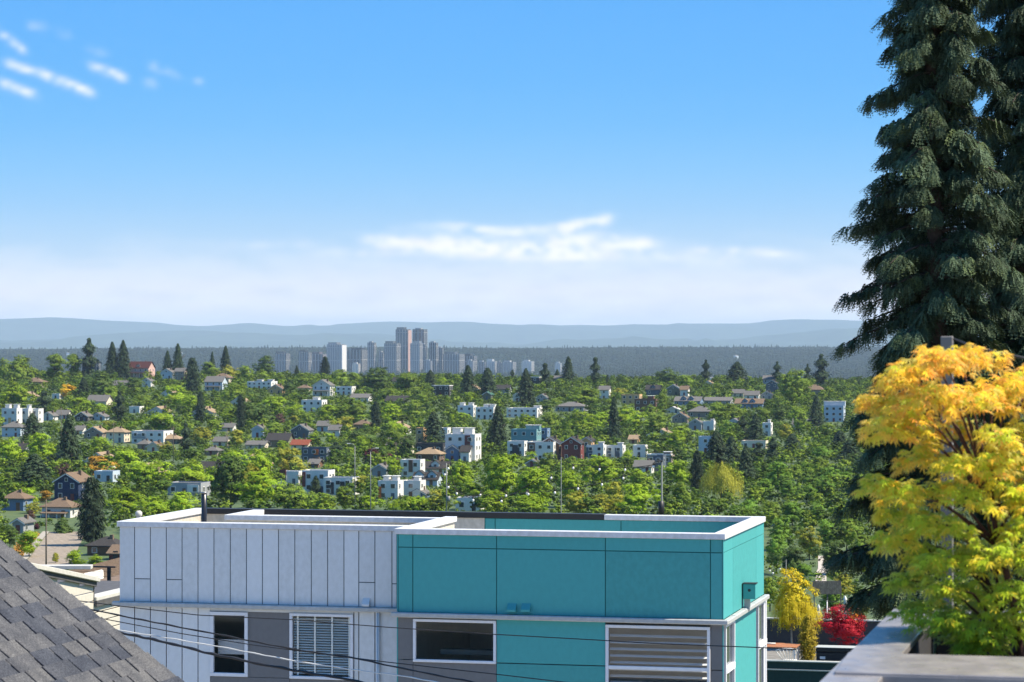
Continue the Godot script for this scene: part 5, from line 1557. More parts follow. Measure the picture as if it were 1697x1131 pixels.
# ---------- the road, with its orange verge ----------
func build_road() -> void:
	var asphalt := paint(lin(0.30, 0.25, 0.195), 0.95, 0.14, 0.12)
	var rows := []
	for i in 13:
		var t := i / 12.0
		var py := lerpf(947.0, 884.0, t)
		var d := ground_hit(100, py)
		var row := []
		for k in 5:
			var px := lerpf(lerpf(30.0, 82.0, t), lerpf(114.0, 142.0, t), k / 4.0)
			var p := at(px, py, d)
			p.y = ground(p.x, d) + 0.10
			row.append(p)
		rows.append(row)
	structure("road", strip(rows), asphalt)
	var kerb := []
	for i in 13:
		var a: Vector3 = rows[i][0]
		kerb.append([a + Vector3(-1.6, 0.16, 0), a + Vector3(-0.05, 0.12, 0)])
	structure("pavement", strip(kerb), paint(lin(0.36, 0.33, 0.28), 0.9, 0.1))
	var r := RandomNumberGenerator.new()
	r.seed = 6
	var L := Leaves.new()
	for i in 1800:
		var t := r.randf() * 11.0
		var a: Vector3 = rows[int(t)][0].lerp(rows[int(t) + 1][0], t - int(t))
		var p := a + Vector3(r.randf_range(-4.5, -1.5), r.randf_range(0.1, 0.9), r.randf_range(-1, 1))
		var nn := (Vector3.UP + rdir(r) * 0.7).normalized()
		L.leaf(p, nn, any_perp(nn, r), 0.4, 0.35, Color(1, r.randf_range(0.7, 1.1), 0.8) * r.randf_range(0.7, 1.2))
	var fl := part(self, "flower_bed", L.mesh(), leaf_mat("orange flowers", Color(0.42, 0.22, 0.03), 0.3))
	tag(fl, "strip of orange-yellow flowers along the verge of the road", "flowers", "", "stuff")
# ---------- poles, lamps, wires, strings of bulbs ----------
func pole(called: String, label: String, cat: String, px: float, top: float, d: float, rad: float, mat: Material) -> Node3D:
	var p := at(px, top, d)
	var g := ground(p.x, d)
	var o := thing(called, label, cat, Vector3(p.x, g, p.z))
	part(o, "pole", tube([Vector3(0, -0.3, 0), Vector3(0, (p.y - g) * 0.5, 0), Vector3(0, p.y - g, 0)], [rad, rad * 0.85, rad * 0.65], 10), mat)
	return o

func build_poles() -> void:
	var steel := metal(lin(0.20, 0.21, 0.21), 0.6, 0.2)
	var wood := paint(lin(0.16, 0.13, 0.105), 0.9, 0.15)
	# street lamps with a curved arm
	for s in [[588, 735, 690.0, "street lamp with curved arm before dark trees, left of the maroon trees", -10.0], [614, 743, 640.0, "tall street lamp with curved arm rising in front of the maroon trees", 10.0]]:
		var o := pole("street_lamp", s[3], "lamp", s[0], s[1] + 5, s[2], 0.12, steel)
		var top: float = -(s[1] + 5 - HY) / F * s[2] - o.position.y
		var m: float = s[2] / F
		part(o, "arm", tube([Vector3(0, top - 0.2, 0), Vector3(s[4] * 0.25 * m, top + 0.5, 0), Vector3(s[4] * m, top + 0.75, 0)], [0.09, 0.075, 0.06], 8), steel)
		part(o, "lamp_head", bevel(Vector3(0.9, 0.16, 0.34), 0.05), paint(lin(0.6, 0.6, 0.58), 0.5, 0.0), Vector3(s[4] * 1.04 * m, top + 0.7, 0))
	# utility poles on the slope
	for s in [[740, 768, 640.0, "grey utility pole with equipment drum rising behind the roof edge", 1], [656, 733, 980.0, "thin bare pole beside the maroon trees", 0], [76, 828, 520.0, "wooden utility pole standing by the road", 2], [188, 700, 1010.0, "wooden utility pole before the cream hip house", 0], [101, 675, 1060.0, "wooden utility pole behind the left row of houses", 0], [287, 707, 1000.0, "wooden utility pole beside the long deck house", 0], [376, 712, 980.0, "wooden utility pole by the grey skylit roof", 0], [1035, 626, 1740.0, "bare ridge pole, first of three beyond the firs", 0], [1045, 629, 1740.0, "bare ridge pole, second of three beyond the firs", 0], [1058, 627, 1740.0, "bare ridge pole, third of three beyond the firs", 0], [970, 625, 1740.0, "bare ridge pole between the two tall ridge firs", 0], [990, 640, 1500.0, "pole standing beside the steep white gable", 0], [497, 784, 720.0, "thin pole in front of the red-striped terrace", 0]]:
		var o := pole("utility_pole", s[3], "pole", s[0], s[1], s[2], 0.16 if s[4] != 0 else 0.14, wood if s[4] != 1 else steel, )
		var top: float = -(s[1] - HY) / F * s[2] - o.position.y
		part(o, "crossarm", bevel(Vector3(2.2, 0.14, 0.14), 0.02), wood, Vector3(0, top - 0.7, 0), Vector3(0, 0.5, 0))
		if s[4] == 1:
			part(o, "equipment_drum", tube([Vector3(0.5, top - 9.0, 0), Vector3(0.5, top - 7.8, 0)], [0.4, 0.4], 12), steel)
	# two slim poles that carry the bulbs, behind the teal building
	var pd := 86.0
	var grey := paint(lin(0.10, 0.12, 0.115), 0.7, 0.0)
	var o1 := pole("light_pole", "slim grey-green pole carrying string lights, behind the dark roof cap", "pole", 930, 758, pd, 0.022, grey)
	var o2 := pole("light_pole", "thicker grey pole with black sleeve carrying string lights, above the white cap", "pole", 1097, 763, pd, 0.045, grey)
	var top2: float = -(763 - HY) / F * pd - o2.position.y
	part(o2, "sleeve", tube([Vector3(-0.02, top2 - 1.72, 0.0), Vector3(-0.02, top2 - 1.30, 0.0)], [0.095, 0.095], 12), metal(lin(0.02, 0.02, 0.022), 0.5, 0.2))
	part(o2, "head_plate", bevel(Vector3(0.22, 0.05, 0.12), 0.01), metal(lin(0.05, 0.05, 0.05), 0.5, 0.4), Vector3(-0.08, top2 - 0.02, 0))
	var o3 := pole("light_pole", "short slim pole carrying string lights beside the golden tree", "pole", 1303, 928, 112.0, 0.03, grey)
	var o4 := pole("light_pole", "slim white pole carrying string lights between golden tree and red maple", "pole", 1371, 996, 112.0, 0.03, paint(lin(0.6, 0.6, 0.58), 0.6, 0.0))
	# string lights: [label, wire points, bulbs], in the photograph's pixels
	var black := paint(lin(0.02, 0.02, 0.02), 0.7, 0.0)
	var bulb := StandardMaterial3D.new()
	bulb.albedo_color = lin(0.78, 0.76, 0.70)
	bulb.roughness = 0.25
	for s in [
		["upper string of white bulbs sagging from the sleeved light pole across the bright trees", pd, [[1095, 764], [1083, 771], [1060, 774], [1036, 775.5], [993, 774], [950, 770], [932, 762]], [[1083, 774], [1036, 779], [993.5, 778.5], [950, 776]]],
		["lower string of white bulbs drooping from the sleeved light pole past the slim pole", pd - 1.0, [[1095, 765], [1060, 779], [1033, 790], [998, 801], [958, 808], [919, 814], [876, 817], [838, 820], [770, 822], [742, 800]], [[1033, 793], [997.5, 803.5], [958, 810.5], [919.5, 817], [875.5, 819.5], [838.5, 822], [784, 829.5]]],
		["short string of white bulbs rising to the slim grey-green pole", pd + 1.5, [[930, 760], [912, 781], [890, 795], [858, 815], [831, 829], [800, 836]], [[913.5, 792.5], [873, 818], [831, 831], [796, 821]]],
		["small string of white bulbs beside the drum-bearing utility pole", pd + 3.0, [[741, 772], [746, 782], [757, 816], [780, 826], [800, 818]], [[743, 777], [737, 787], [757, 818.5], [743, 808]]],
		["string of white bulbs at the teal building's corner above the golden tree", 111.0, [[1262, 948], [1275, 943], [1290, 936], [1303, 930]], [[1276, 946.5], [1281, 950.5], [1293, 943.5], [1301.5, 955]]],
		["string of white bulbs between the slim white pole and the cypress", 111.5, [[1340, 978], [1352, 985], [1371, 997], [1390, 999], [1407, 1004], [1423, 1006], [1440, 1004]], [[1374, 1010], [1391, 1013], [1407, 1012], [1423, 1009.5]]]]:
		var first := at(s[2][0][0], s[2][0][1], s[1])
		var o := thing("string_lights", s[0], "string lights", first, 0.0, "strings of festoon bulbs")
		var pts := []
		var rad := []
		for q in s[2]:
			pts.append(at(q[0], q[1], s[1]) - first); rad.append(0.011)
		part(o, "wire", tube(pts, rad, 6), black)
		for q in s[3]:
			var p := at(q[0], q[1], s[1]) - first
			var e := part(o, "bulb", tube([Vector3(0, 0.045, 0), Vector3(0, 0.02, 0), Vector3(0, -0.02, 0), Vector3(0, -0.05, 0)], [0.016, 0.036, 0.036, 0.014], 10), bulb, p)
			part(e, "socket", tube([Vector3(0, 0.13, 0), Vector3(0, 0.04, 0)], [0.022, 0.022], 8), black)
	# the service cables that cross in front of the building
	var cable := paint(lin(0.018, 0.018, 0.02), 0.6, 0.0)
	var alu := paint(lin(0.52, 0.52, 0.50), 0.5, 0.0)
	for s in [
		["thin dark wire, topmost of the cables crossing the white battens", 0.008, cable, [[120, 995], [197, 1004.8], [328, 1020], [482.6, 1027.5], [640, 1040], [821, 1052], [1000, 1062], [1093, 1067.5], [1252, 1073.5], [1320, 1077]]],
		["twisted dark cable, second from the top on the white battens", 0.0135, cable, [[110, 1004], [170, 1015], [230, 1027], [350, 1050], [480, 1075.5], [591, 1092], [680, 1111.5], [794, 1133], [860, 1146]]],
		["thin dark wire hanging just under the twisted dark cable", 0.008, cable, [[110, 1015], [170, 1026], [302, 1051], [419, 1069.5], [482, 1077.6], [640, 1097.8], [821, 1118], [942, 1132], [1040, 1144]]],
		["pale bare twisted wire below the dark cables", 0.010, alu, [[130, 1036], [188, 1044], [290, 1060], [380, 1075.5], [482.6, 1095], [591, 1111.5], [680, 1123], [722, 1131], [800, 1146]]],
		["thick black service cable, lowest of the cables", 0.022, cable, [[130, 1036], [194, 1048], [270, 1064], [350, 1084.5], [470, 1108.5], [603, 1132], [700, 1150]]]]:
		var pts := []
		var rad := []
		var n: int = s[3].size()
		var far := 44.0
		var first := at(s[3][0][0], s[3][0][1], far)
		var curve := Curve3D.new()
		for i in n:
			curve.add_point(at(s[3][i][0], s[3][i][1], lerpf(far, 40.0, i / float(n - 1))) - first)
		var total := curve.get_baked_length()
		var steps := 90
		for i in steps + 1:
			var p := curve.sample_baked(total * i / steps, true)
			if s[1] > 0.009: p += Vector3(0, sin(i * 0.83 + sin(i * 0.31) * 2.0) * s[1] * 0.30, 0)
			pts.append(p); rad.append(s[1] * (1.0 + (0.16 * sin(i * 1.13) if s[1] > 0.009 else 0.0)))
		var o := part(self, "service_cable", tube(pts, rad, 7), s[2])
		o.position = first
		tag(o, s[0], "cable", "service cables crossing the building front")

# ---------- the terrace at the lower right ----------
func leafy(o: Node3D, called: String, mesh: Mesh, mat: Material, pos: Vector3, size: Vector3) -> void:
	part(o, called, mesh, mat, pos, Vector3.ZERO, size)

func build_terrace() -> void:
	var d := 100.0
	var px := d / F
	var o := thing("dark_green_terrace_house", "low dark green building with pale parapet lines and a roof terrace", "building", at(1350, 1097, d), YAW)
	var green := rough_paint("dark green siding", lin(0.018, 0.050, 0.048), 0.6, 0.15)
	var pale := rough_paint("pale edge", lin(0.42, 0.44, 0.42), 0.6, 0.1)
	box(o, "wall", green, Vector3(-3.2, -4.8, -9.0), Vector3(3.6, -0.36, -0.02), 0.01)
	box(o, "parapet", green, Vector3(-3.2, -0.34, -0.3), Vector3(3.6, -0.05, -0.05), 0.01)
	box(o, "parapet_edge", pale, Vector3(-3.25, -0.05, -0.34), Vector3(3.65, 0.0, 0.0), 0.01)
	box(o, "drip_edge", pale, Vector3(-3.22, -0.36, -0.02), Vector3(3.62, -0.31, 0.03), 0.006)
	box(o, "terrace_floor", paint(lin(0.22, 0.21, 0.19), 0.9, 0.12), Vector3(-3.2, -0.40, -9.0), Vector3(3.6, -0.355, -0.3), 0.004)
	box(o, "rear_wall", rough_paint("charcoal wall", lin(0.055, 0.06, 0.07), 0.8, 0.1), Vector3(-3.2, -0.354, -9.0), Vector3(3.6, 0.62, -8.8), 0.01)
	box(o, "rear_wall_cap", pale, Vector3(-3.3, 0.62, -9.06), Vector3(3.7, 0.68, -8.74), 0.008)
	var floor_y := o.position.y - 0.355
	# table
	var t := thing("wooden_table", "orange-brown wooden table on the terrace beside the golden shrubs", "table", Vector3(at(1291, 1090, 102).x, floor_y, -102.0), YAW)
	var wood := rough_paint("orange wood", lin(0.42, 0.17, 0.07), 0.6, 0.2)
	for k in 7:
		part(t, "plank", bevel(Vector3(1.5, 0.035, 0.19), 0.004), wood, Vector3(0, 0.73, -0.6 + k * 0.2))
	for sx in [-1, 1]:
		for sz in [-1, 1]:
			part(t, "leg", bevel(Vector3(0.07, 0.71, 0.07), 0.005), paint(lin(0.62, 0.6, 0.56), 0.6, 0.0), Vector3(sx * 0.66, 0.355, sz * 0.52))
	part(self, "rolled_parasol", tube([Vector3.ZERO, Vector3(0.42, 0.0, 0.02)], [0.04, 0.03], 10), paint(lin(0.55, 0.54, 0.5), 0.7, 0.0)).position = Vector3(at(1276, 1076, 102).x - 0.2, floor_y + 0.80, -102.0)
	tag(get_child(get_child_count() - 1), "pale rolled cloth lying on the orange wooden table", "cloth")
	# chair with a fan of white spindles
	var c := thing("spindle_chair", "white chair with fanned spindle back on the terrace", "chair", Vector3(at(1308, 1097, 100.6).x, floor_y, -100.6), YAW)
	var cw := paint(lin(0.74, 0.73, 0.70), 0.5, 0.04)
	part(c, "seat", bevel(Vector3(0.5, 0.04, 0.46), 0.012), cw, Vector3(0, 0.32, -0.1))
	for k in 7:
		var a := lerpf(-0.75, 0.55, k / 6.0)
		part(c, "spindle", tube([Vector3(a * 0.28, 0.34, 0.1), Vector3(a * 0.62, 0.80 - absf(a) * 0.12, 0.26)], [0.014, 0.012], 6), cw)
	part(c, "top_rail", tube([Vector3(-0.47, 0.71, 0.26), Vector3(-0.2, 0.79, 0.27), Vector3(0.1, 0.80, 0.27), Vector3(0.34, 0.74, 0.26)], [0.018, 0.018, 0.018, 0.018], 7), cw)
	for sx in [-1, 1]:
		for sz in [-1, 1]: part(c, "leg", tube([Vector3(sx * 0.2, 0.31, -0.1 + sz * 0.18), Vector3(sx * 0.24, 0.0, -0.1 + sz * 0.22)], [0.018, 0.014], 6), cw)
	# storage box
	var s := thing("deck_box", "black deck box with pale lid edge and two white latches", "storage box", Vector3(at(1392, 1099, 100.8).x, floor_y, -100.8), YAW)
	var bk := rough_paint("black resin", lin(0.022, 0.026, 0.032), 0.45, 0.2)
	part(s, "body", bevel(Vector3(1.72, 0.60, 0.7), 0.02), bk, Vector3(0, 0.30, -0.2))
	part(s, "lid", bevel(Vector3(1.76, 0.16, 0.74), 0.04), bk, Vector3(0, 0.69, -0.2))
	part(s, "lid_edge", bevel(Vector3(1.77, 0.025, 0.75), 0.006), pale, Vector3(0, 0.785, -0.2))
	for x in [-0.62, 0.45]: part(s, "latch", bevel(Vector3(0.2, 0.10, 0.02), 0.004), cw, Vector3(x, 0.40, 0.157))
	# golden tree, golden cypress and red maple in the planting behind
	var bark := paint(lin(0.34, 0.31, 0.26), 0.9, 0.15)
	var g := thing("golden_tree", "weeping golden-yellow tree with pale trunk at the teal building's corner", "tree", Vector3(at(1312, 1080, 107).x, floor_y, -107.0))
	part(g, "trunk", trunks[0], bark, Vector3.ZERO, Vector3.ZERO, Vector3(1.9, 2.9, 1.9))
	var gold := leaf_mat("gold", Color(0.62, 0.50, 0.028), 0.6)
	part(g, "crown", broad_crown(78, 13, 300, 34, 0.028, 0.0), gold, Vector3(-0.02, 0.62, 0), Vector3.ZERO, Vector3(2.1, 2.62, 1.9))
	part(g, "weeping_shoots", willow_crown(77, 900, 0.016), gold, Vector3(-0.05, 0.35, 0), Vector3.ZERO, Vector3(1.6, 2.2, 1.5))
	part(g, "side_crown", willow_crown(79, 900, 0.02), gold, Vector3(0.62, 0.55, 0.1), Vector3.ZERO, Vector3(1.3, 1.35, 1.2))
	var y := thing("golden_cypress", "dense cone-shaped golden cypress before the weeping golden tree", "shrub", Vector3(at(1339, 1095, 102.5).x, floor_y, -102.5))
	part(y, "trunk", trunks[1], bark, Vector3.ZERO, Vector3.ZERO, Vector3(0.9, 1.3, 0.9))
	part(y, "crown", fir_crown(88, 2, 34, 12, 30, 0.04), leaf_mat("gold green", Color(0.34, 0.26, 0.025), 0.4), Vector3(0, 0.0, 0), Vector3.ZERO, Vector3(1.05, 1.75, 1.05))
	var m := thing("red_maple", "crimson Japanese maple spreading over the terrace wall", "tree", Vector3(at(1402, 1085, 106).x, floor_y, -106.0))
	part(m, "trunk", trunks[2], paint(lin(0.10, 0.06, 0.05), 0.9, 0.1), Vector3.ZERO, Vector3.ZERO, Vector3(1.8, 1.7, 1.8))
	part(m, "crown", broad_crown(93, 12, 330, 34, 0.026, 0.02), leaf_mat("crimson", Color(0.42, 0.020, 0.036), 0.5), Vector3(0.02, 0.28, 0), Vector3.ZERO, Vector3(2.45, 1.75, 1.8))
	part(m, "young_leaves", broad_crown(94, 3, 24, 26, 0.06, 0.02), leaf_mat("flame", Color(0.62, 0.22, 0.03), 0.55), Vector3(0.2, 1.2, 0.75), Vector3.ZERO, Vector3(0.6, 0.75, 0.4))
	# pale garden figures and a fence further down
	var fence := thing("garden_fence", "grey board fence beside the park path", "fence", at(1372, 984, 300.0), 0.1)
	for k in 16: part(fence, "board", bevel(Vector3(0.19, 1.5, 0.04), 0.01), paint(lin(0.13, 0.125, 0.12), 0.9, 0.15), Vector3(-1.6 + k * 0.2, 0.7, 0))
	fence.position.y = -(985 - HY) / F * 300.0
	for k in 3: part(fence, "post", bevel(Vector3(0.12, 6.0, 0.12), 0.01), paint(lin(0.13, 0.125, 0.12), 0.9, 0.15), Vector3(-1.5 + k * 1.5, -2.2, -0.1))
	var rows := []
	for i in 8:
		var pp := []
		for k in 3:
			var py := lerpf(972.0, 925.0, i / 7.0)
			var dd := ground_hit(1361, py)
			var q := at(1361.0 + (k - 1) * 9.0 + (4.0 if i > 3 else 0.0), py, dd)
			q.y = ground(q.x, dd) + 0.08
			pp.append(q)
		rows.append(pp)
	structure("path", strip(rows), paint(lin(0.48, 0.43, 0.38), 0.9, 0.1))
	for s2 in [[1357, 1003, 118.0, "pale urn-shaped garden statue beside the golden tree", 0.5], [1401, 992, 130.0, "white garden statue below the cypress", 0.7]]:
		var st := thing("garden_statue", s2[3], "statue", at(s2[0], s2[1] + 12, s2[2]))
		var wm := paint(lin(0.66, 0.66, 0.64), 0.6, 0.05)
		part(st, "pedestal", bevel(Vector3(0.16, 4.6, 0.16), 0.01), wm, Vector3(0, -2.3, 0))
		part(st, "figure", tube([Vector3(0, 0, 0), Vector3(0, 0.1, 0), Vector3(0.02, 0.22, 0), Vector3(-0.01, 0.34, 0), Vector3(0, 0.44, 0), Vector3(0, 0.5, 0)], [0.05, 0.10, 0.075, 0.11, 0.05, 0.03], 10), wm, Vector3.ZERO, Vector3.ZERO, Vector3.ONE * (s2[4] * 1.3))

# ---------- the tall dark cypresses on the right ----------
func spray_mesh(r: RandomNumberGenerator) -> ArrayMesh:   # a hanging fan of scaly twigs about 1 long
	var L := Leaves.new()
	for s in 6:
		var a := lerpf(-0.62, 0.62, s / 5.0) + r.randf_range(-0.1, 0.1)
		var p := Vector3.ZERO
		var dir := Vector3(sin(a), -cos(a) * 0.55, r.randf_range(-0.2, 0.35)).normalized()
		var n := 5
		for i in n:
			dir = (dir + Vector3(0, -0.22, 0)).normalized()
			var step := r.randf_range(0.15, 0.22)
			var q := p + dir * step
			var nrm := (Vector3(0, 0.45, 1) + rdir(r) * 0.6).normalized()
			var al := (dir - nrm * dir.dot(nrm)).normalized()
			var c := r.randf_range(0.75, 1.25)
			L.leaf((p + q) / 2, nrm, al, step * 1.25, 0.075 * (1.2 - i * 0.12), Color(c, c, c))
			for side in [-1, 1]:
				var tw := (dir + Vector3(side * 0.8, -0.15, 0)).normalized()
				al = (tw - nrm * tw.dot(nrm)).normalized()
				L.leaf(q + tw * 0.06, nrm, al, 0.15, 0.05, Color(c, c, c) * r.randf_range(0.85, 1.15))
			p = q
	return L.mesh()

func cypress(label: String, px: float, d: float, seed_: int, profile: Array, count: int, tint: Color) -> void:
	var p := at(px, 600, d)
	p.y = ground(p.x, d)
	var o := thing("tall_cypress", label, "tree", p)
	var r := RandomNumberGenerator.new()
	r.seed = seed_
	var eye := -p.y
	var top := eye + 8.5
	part(o, "trunk", tube([Vector3(0, -0.3, 0), Vector3(0.05, top * 0.4, 0), Vector3(-0.04, top * 0.7, 0), Vector3(0, top, 0)], [0.42, 0.30, 0.18, 0.02], 12), paint(lin(0.075, 0.058, 0.048), 0.95, 0.2, 1.5))
	var reach := func(y: float) -> float:
		var py := HY - (y - eye) / d * F
		for i in profile.size() - 1:
			if py <= profile[i + 1][0]:
				return lerpf(profile[i][1], profile[i + 1][1], clampf((py - profile[i][0]) / float(profile[i + 1][0] - profile[i][0]), 0, 1)) / F * d
		return profile[-1][1] / F * d
	var xf := []
	var cols := []
	var limbs := SurfaceTool.new()
	limbs.begin(Mesh.PRIMITIVE_TRIANGLES)
	var y := 2.0
	var k := 0
	while y < top - 0.2:
		var a := k * 2.39996 + r.randf_range(-0.5, 0.5)
		var l: float = maxf(reach.call(y), 0.15) * (r.randf_range(0.48, 0.90) if k % 6 else r.randf_range(0.90, 1.06))
		var out := Vector3(cos(a), 0, sin(a))
		var side := Vector3(-sin(a), 0, cos(a))
		var rise := r.randf_range(0.05, 0.40)
		var pts := []
		for i in 6:
			var t := i / 5.0
			pts.append(Vector3(0, y, 0) + out * l * t + Vector3(0, l * (rise * t - 0.36 * t * t), 0) + side * sin(t * 3.0 + k) * 0.05)
		if l > 0.5: limbs.append_from(tube(pts, [0.035, 0.03, 0.024, 0.017, 0.011, 0.004], 5, false), 0, Transform3D())
		var tone_ := r.randf_range(0.7, 1.25)
		var n := int(13 + l * 44)
		for i in n:
			var t := pow(r.randf(), 0.62)
			var q: Vector3 = pts[int(t * 4.999)].lerp(pts[int(t * 4.999) + 1], t * 4.999 - int(t * 4.999))
			q += side * r.randf_range(-1, 1) * l * 0.20 * (0.35 + t * 0.5) + Vector3(0, r.randf_range(-0.06, 0.05), 0)
			var s := r.randf_range(0.15, 0.31)
			var b := Basis(Vector3.UP, -a + PI / 2 + r.randf_range(-0.9, 0.9)) * Basis(Vector3.RIGHT, r.randf_range(-0.75, 0.05))
			xf.append(Transform3D(b.scaled(Vector3(s, s, s)), q))
			var c := tone_ * r.randf_range(0.75, 1.25)
			var fresh := r.randf()
			cols.append(Color(c * (1.5 if fresh < 0.12 else 1.0), c * (1.35 if fresh < 0.12 else 1.0), c))
		y += r.randf_range(0.030, 0.075) * 13.0 / count
		k += 1
	part(o, "limbs", limbs.commit(), paint(lin(0.075, 0.058, 0.048), 0.95, 0.2, 1.5))
	for v in 2:
		var mm := MultiMesh.new()
		mm.transform_format = MultiMesh.TRANSFORM_3D
		mm.use_colors = true
		mm.mesh = spray_mesh(r)
		var ids := range(v, xf.size(), 2)
		mm.instance_count = ids.size()
		for i in ids.size():
			mm.set_instance_transform(i, xf[ids[i]])
			mm.set_instance_color(i, cols[ids[i]])
		var c := MultiMeshInstance3D.new()
		c.name = "crown"
		c.multimesh = mm
		c.material_override = leaf_mat("cypress %s" % tint.to_html(), tint, 0.25)
		o.add_child(c, true)
		c.set_meta("kind", "stuff")

func build_cypresses() -> void:
	cypress("tall dark cypress with drooping sprays towering behind the golden maple", 1550, 40.0, 5, [[-400, 30], [-150, 70], [0, 92], [95, 112], [200, 118], [300, 136], [375, 146], [440, 158], [560, 152], [620, 165], [700, 160], [850, 175], [905, 200], [960, 180], [1030, 110], [1300, 90]], 21, Color(0.060, 0.092, 0.052))
	cypress("second dark cypress rising beside the taller one at the picture's edge", 1705, 43.0, 8, [[-400, 55], [-150, 90], [0, 104], [200, 120], [400, 125], [600, 135], [800, 150], [1000, 160], [1300, 120]], 18, Color(0.052, 0.082, 0.048))

# ---------- the planter and the maple ----------
func maple_leaf(r: RandomNumberGenerator) -> ArrayMesh:   # seven narrow drooping lobes, about 1 across
	var st := new_st()
	for k in 7:
		var a := lerpf(-2.15, 2.15, k / 6.0)
		var l := [0.36, 0.58, 0.72, 0.80, 0.72, 0.58, 0.36][k] * r.randf_range(0.9, 1.1) as float
		var dir := Vector3(sin(a), -0.22, -cos(a)).normalized()
		var side := Vector3(cos(a), 0, sin(a)) * 0.085
		var mid := dir * l * 0.45 + Vector3(0, 0.035, 0)
		var tip := dir * l + Vector3(0, -0.10 * l, 0)
		var root := Vector3(0, 0.03, 0)
		tri(st, root, mid - side, tip); tri(st, root, tip, mid + side)
	return flat(st)

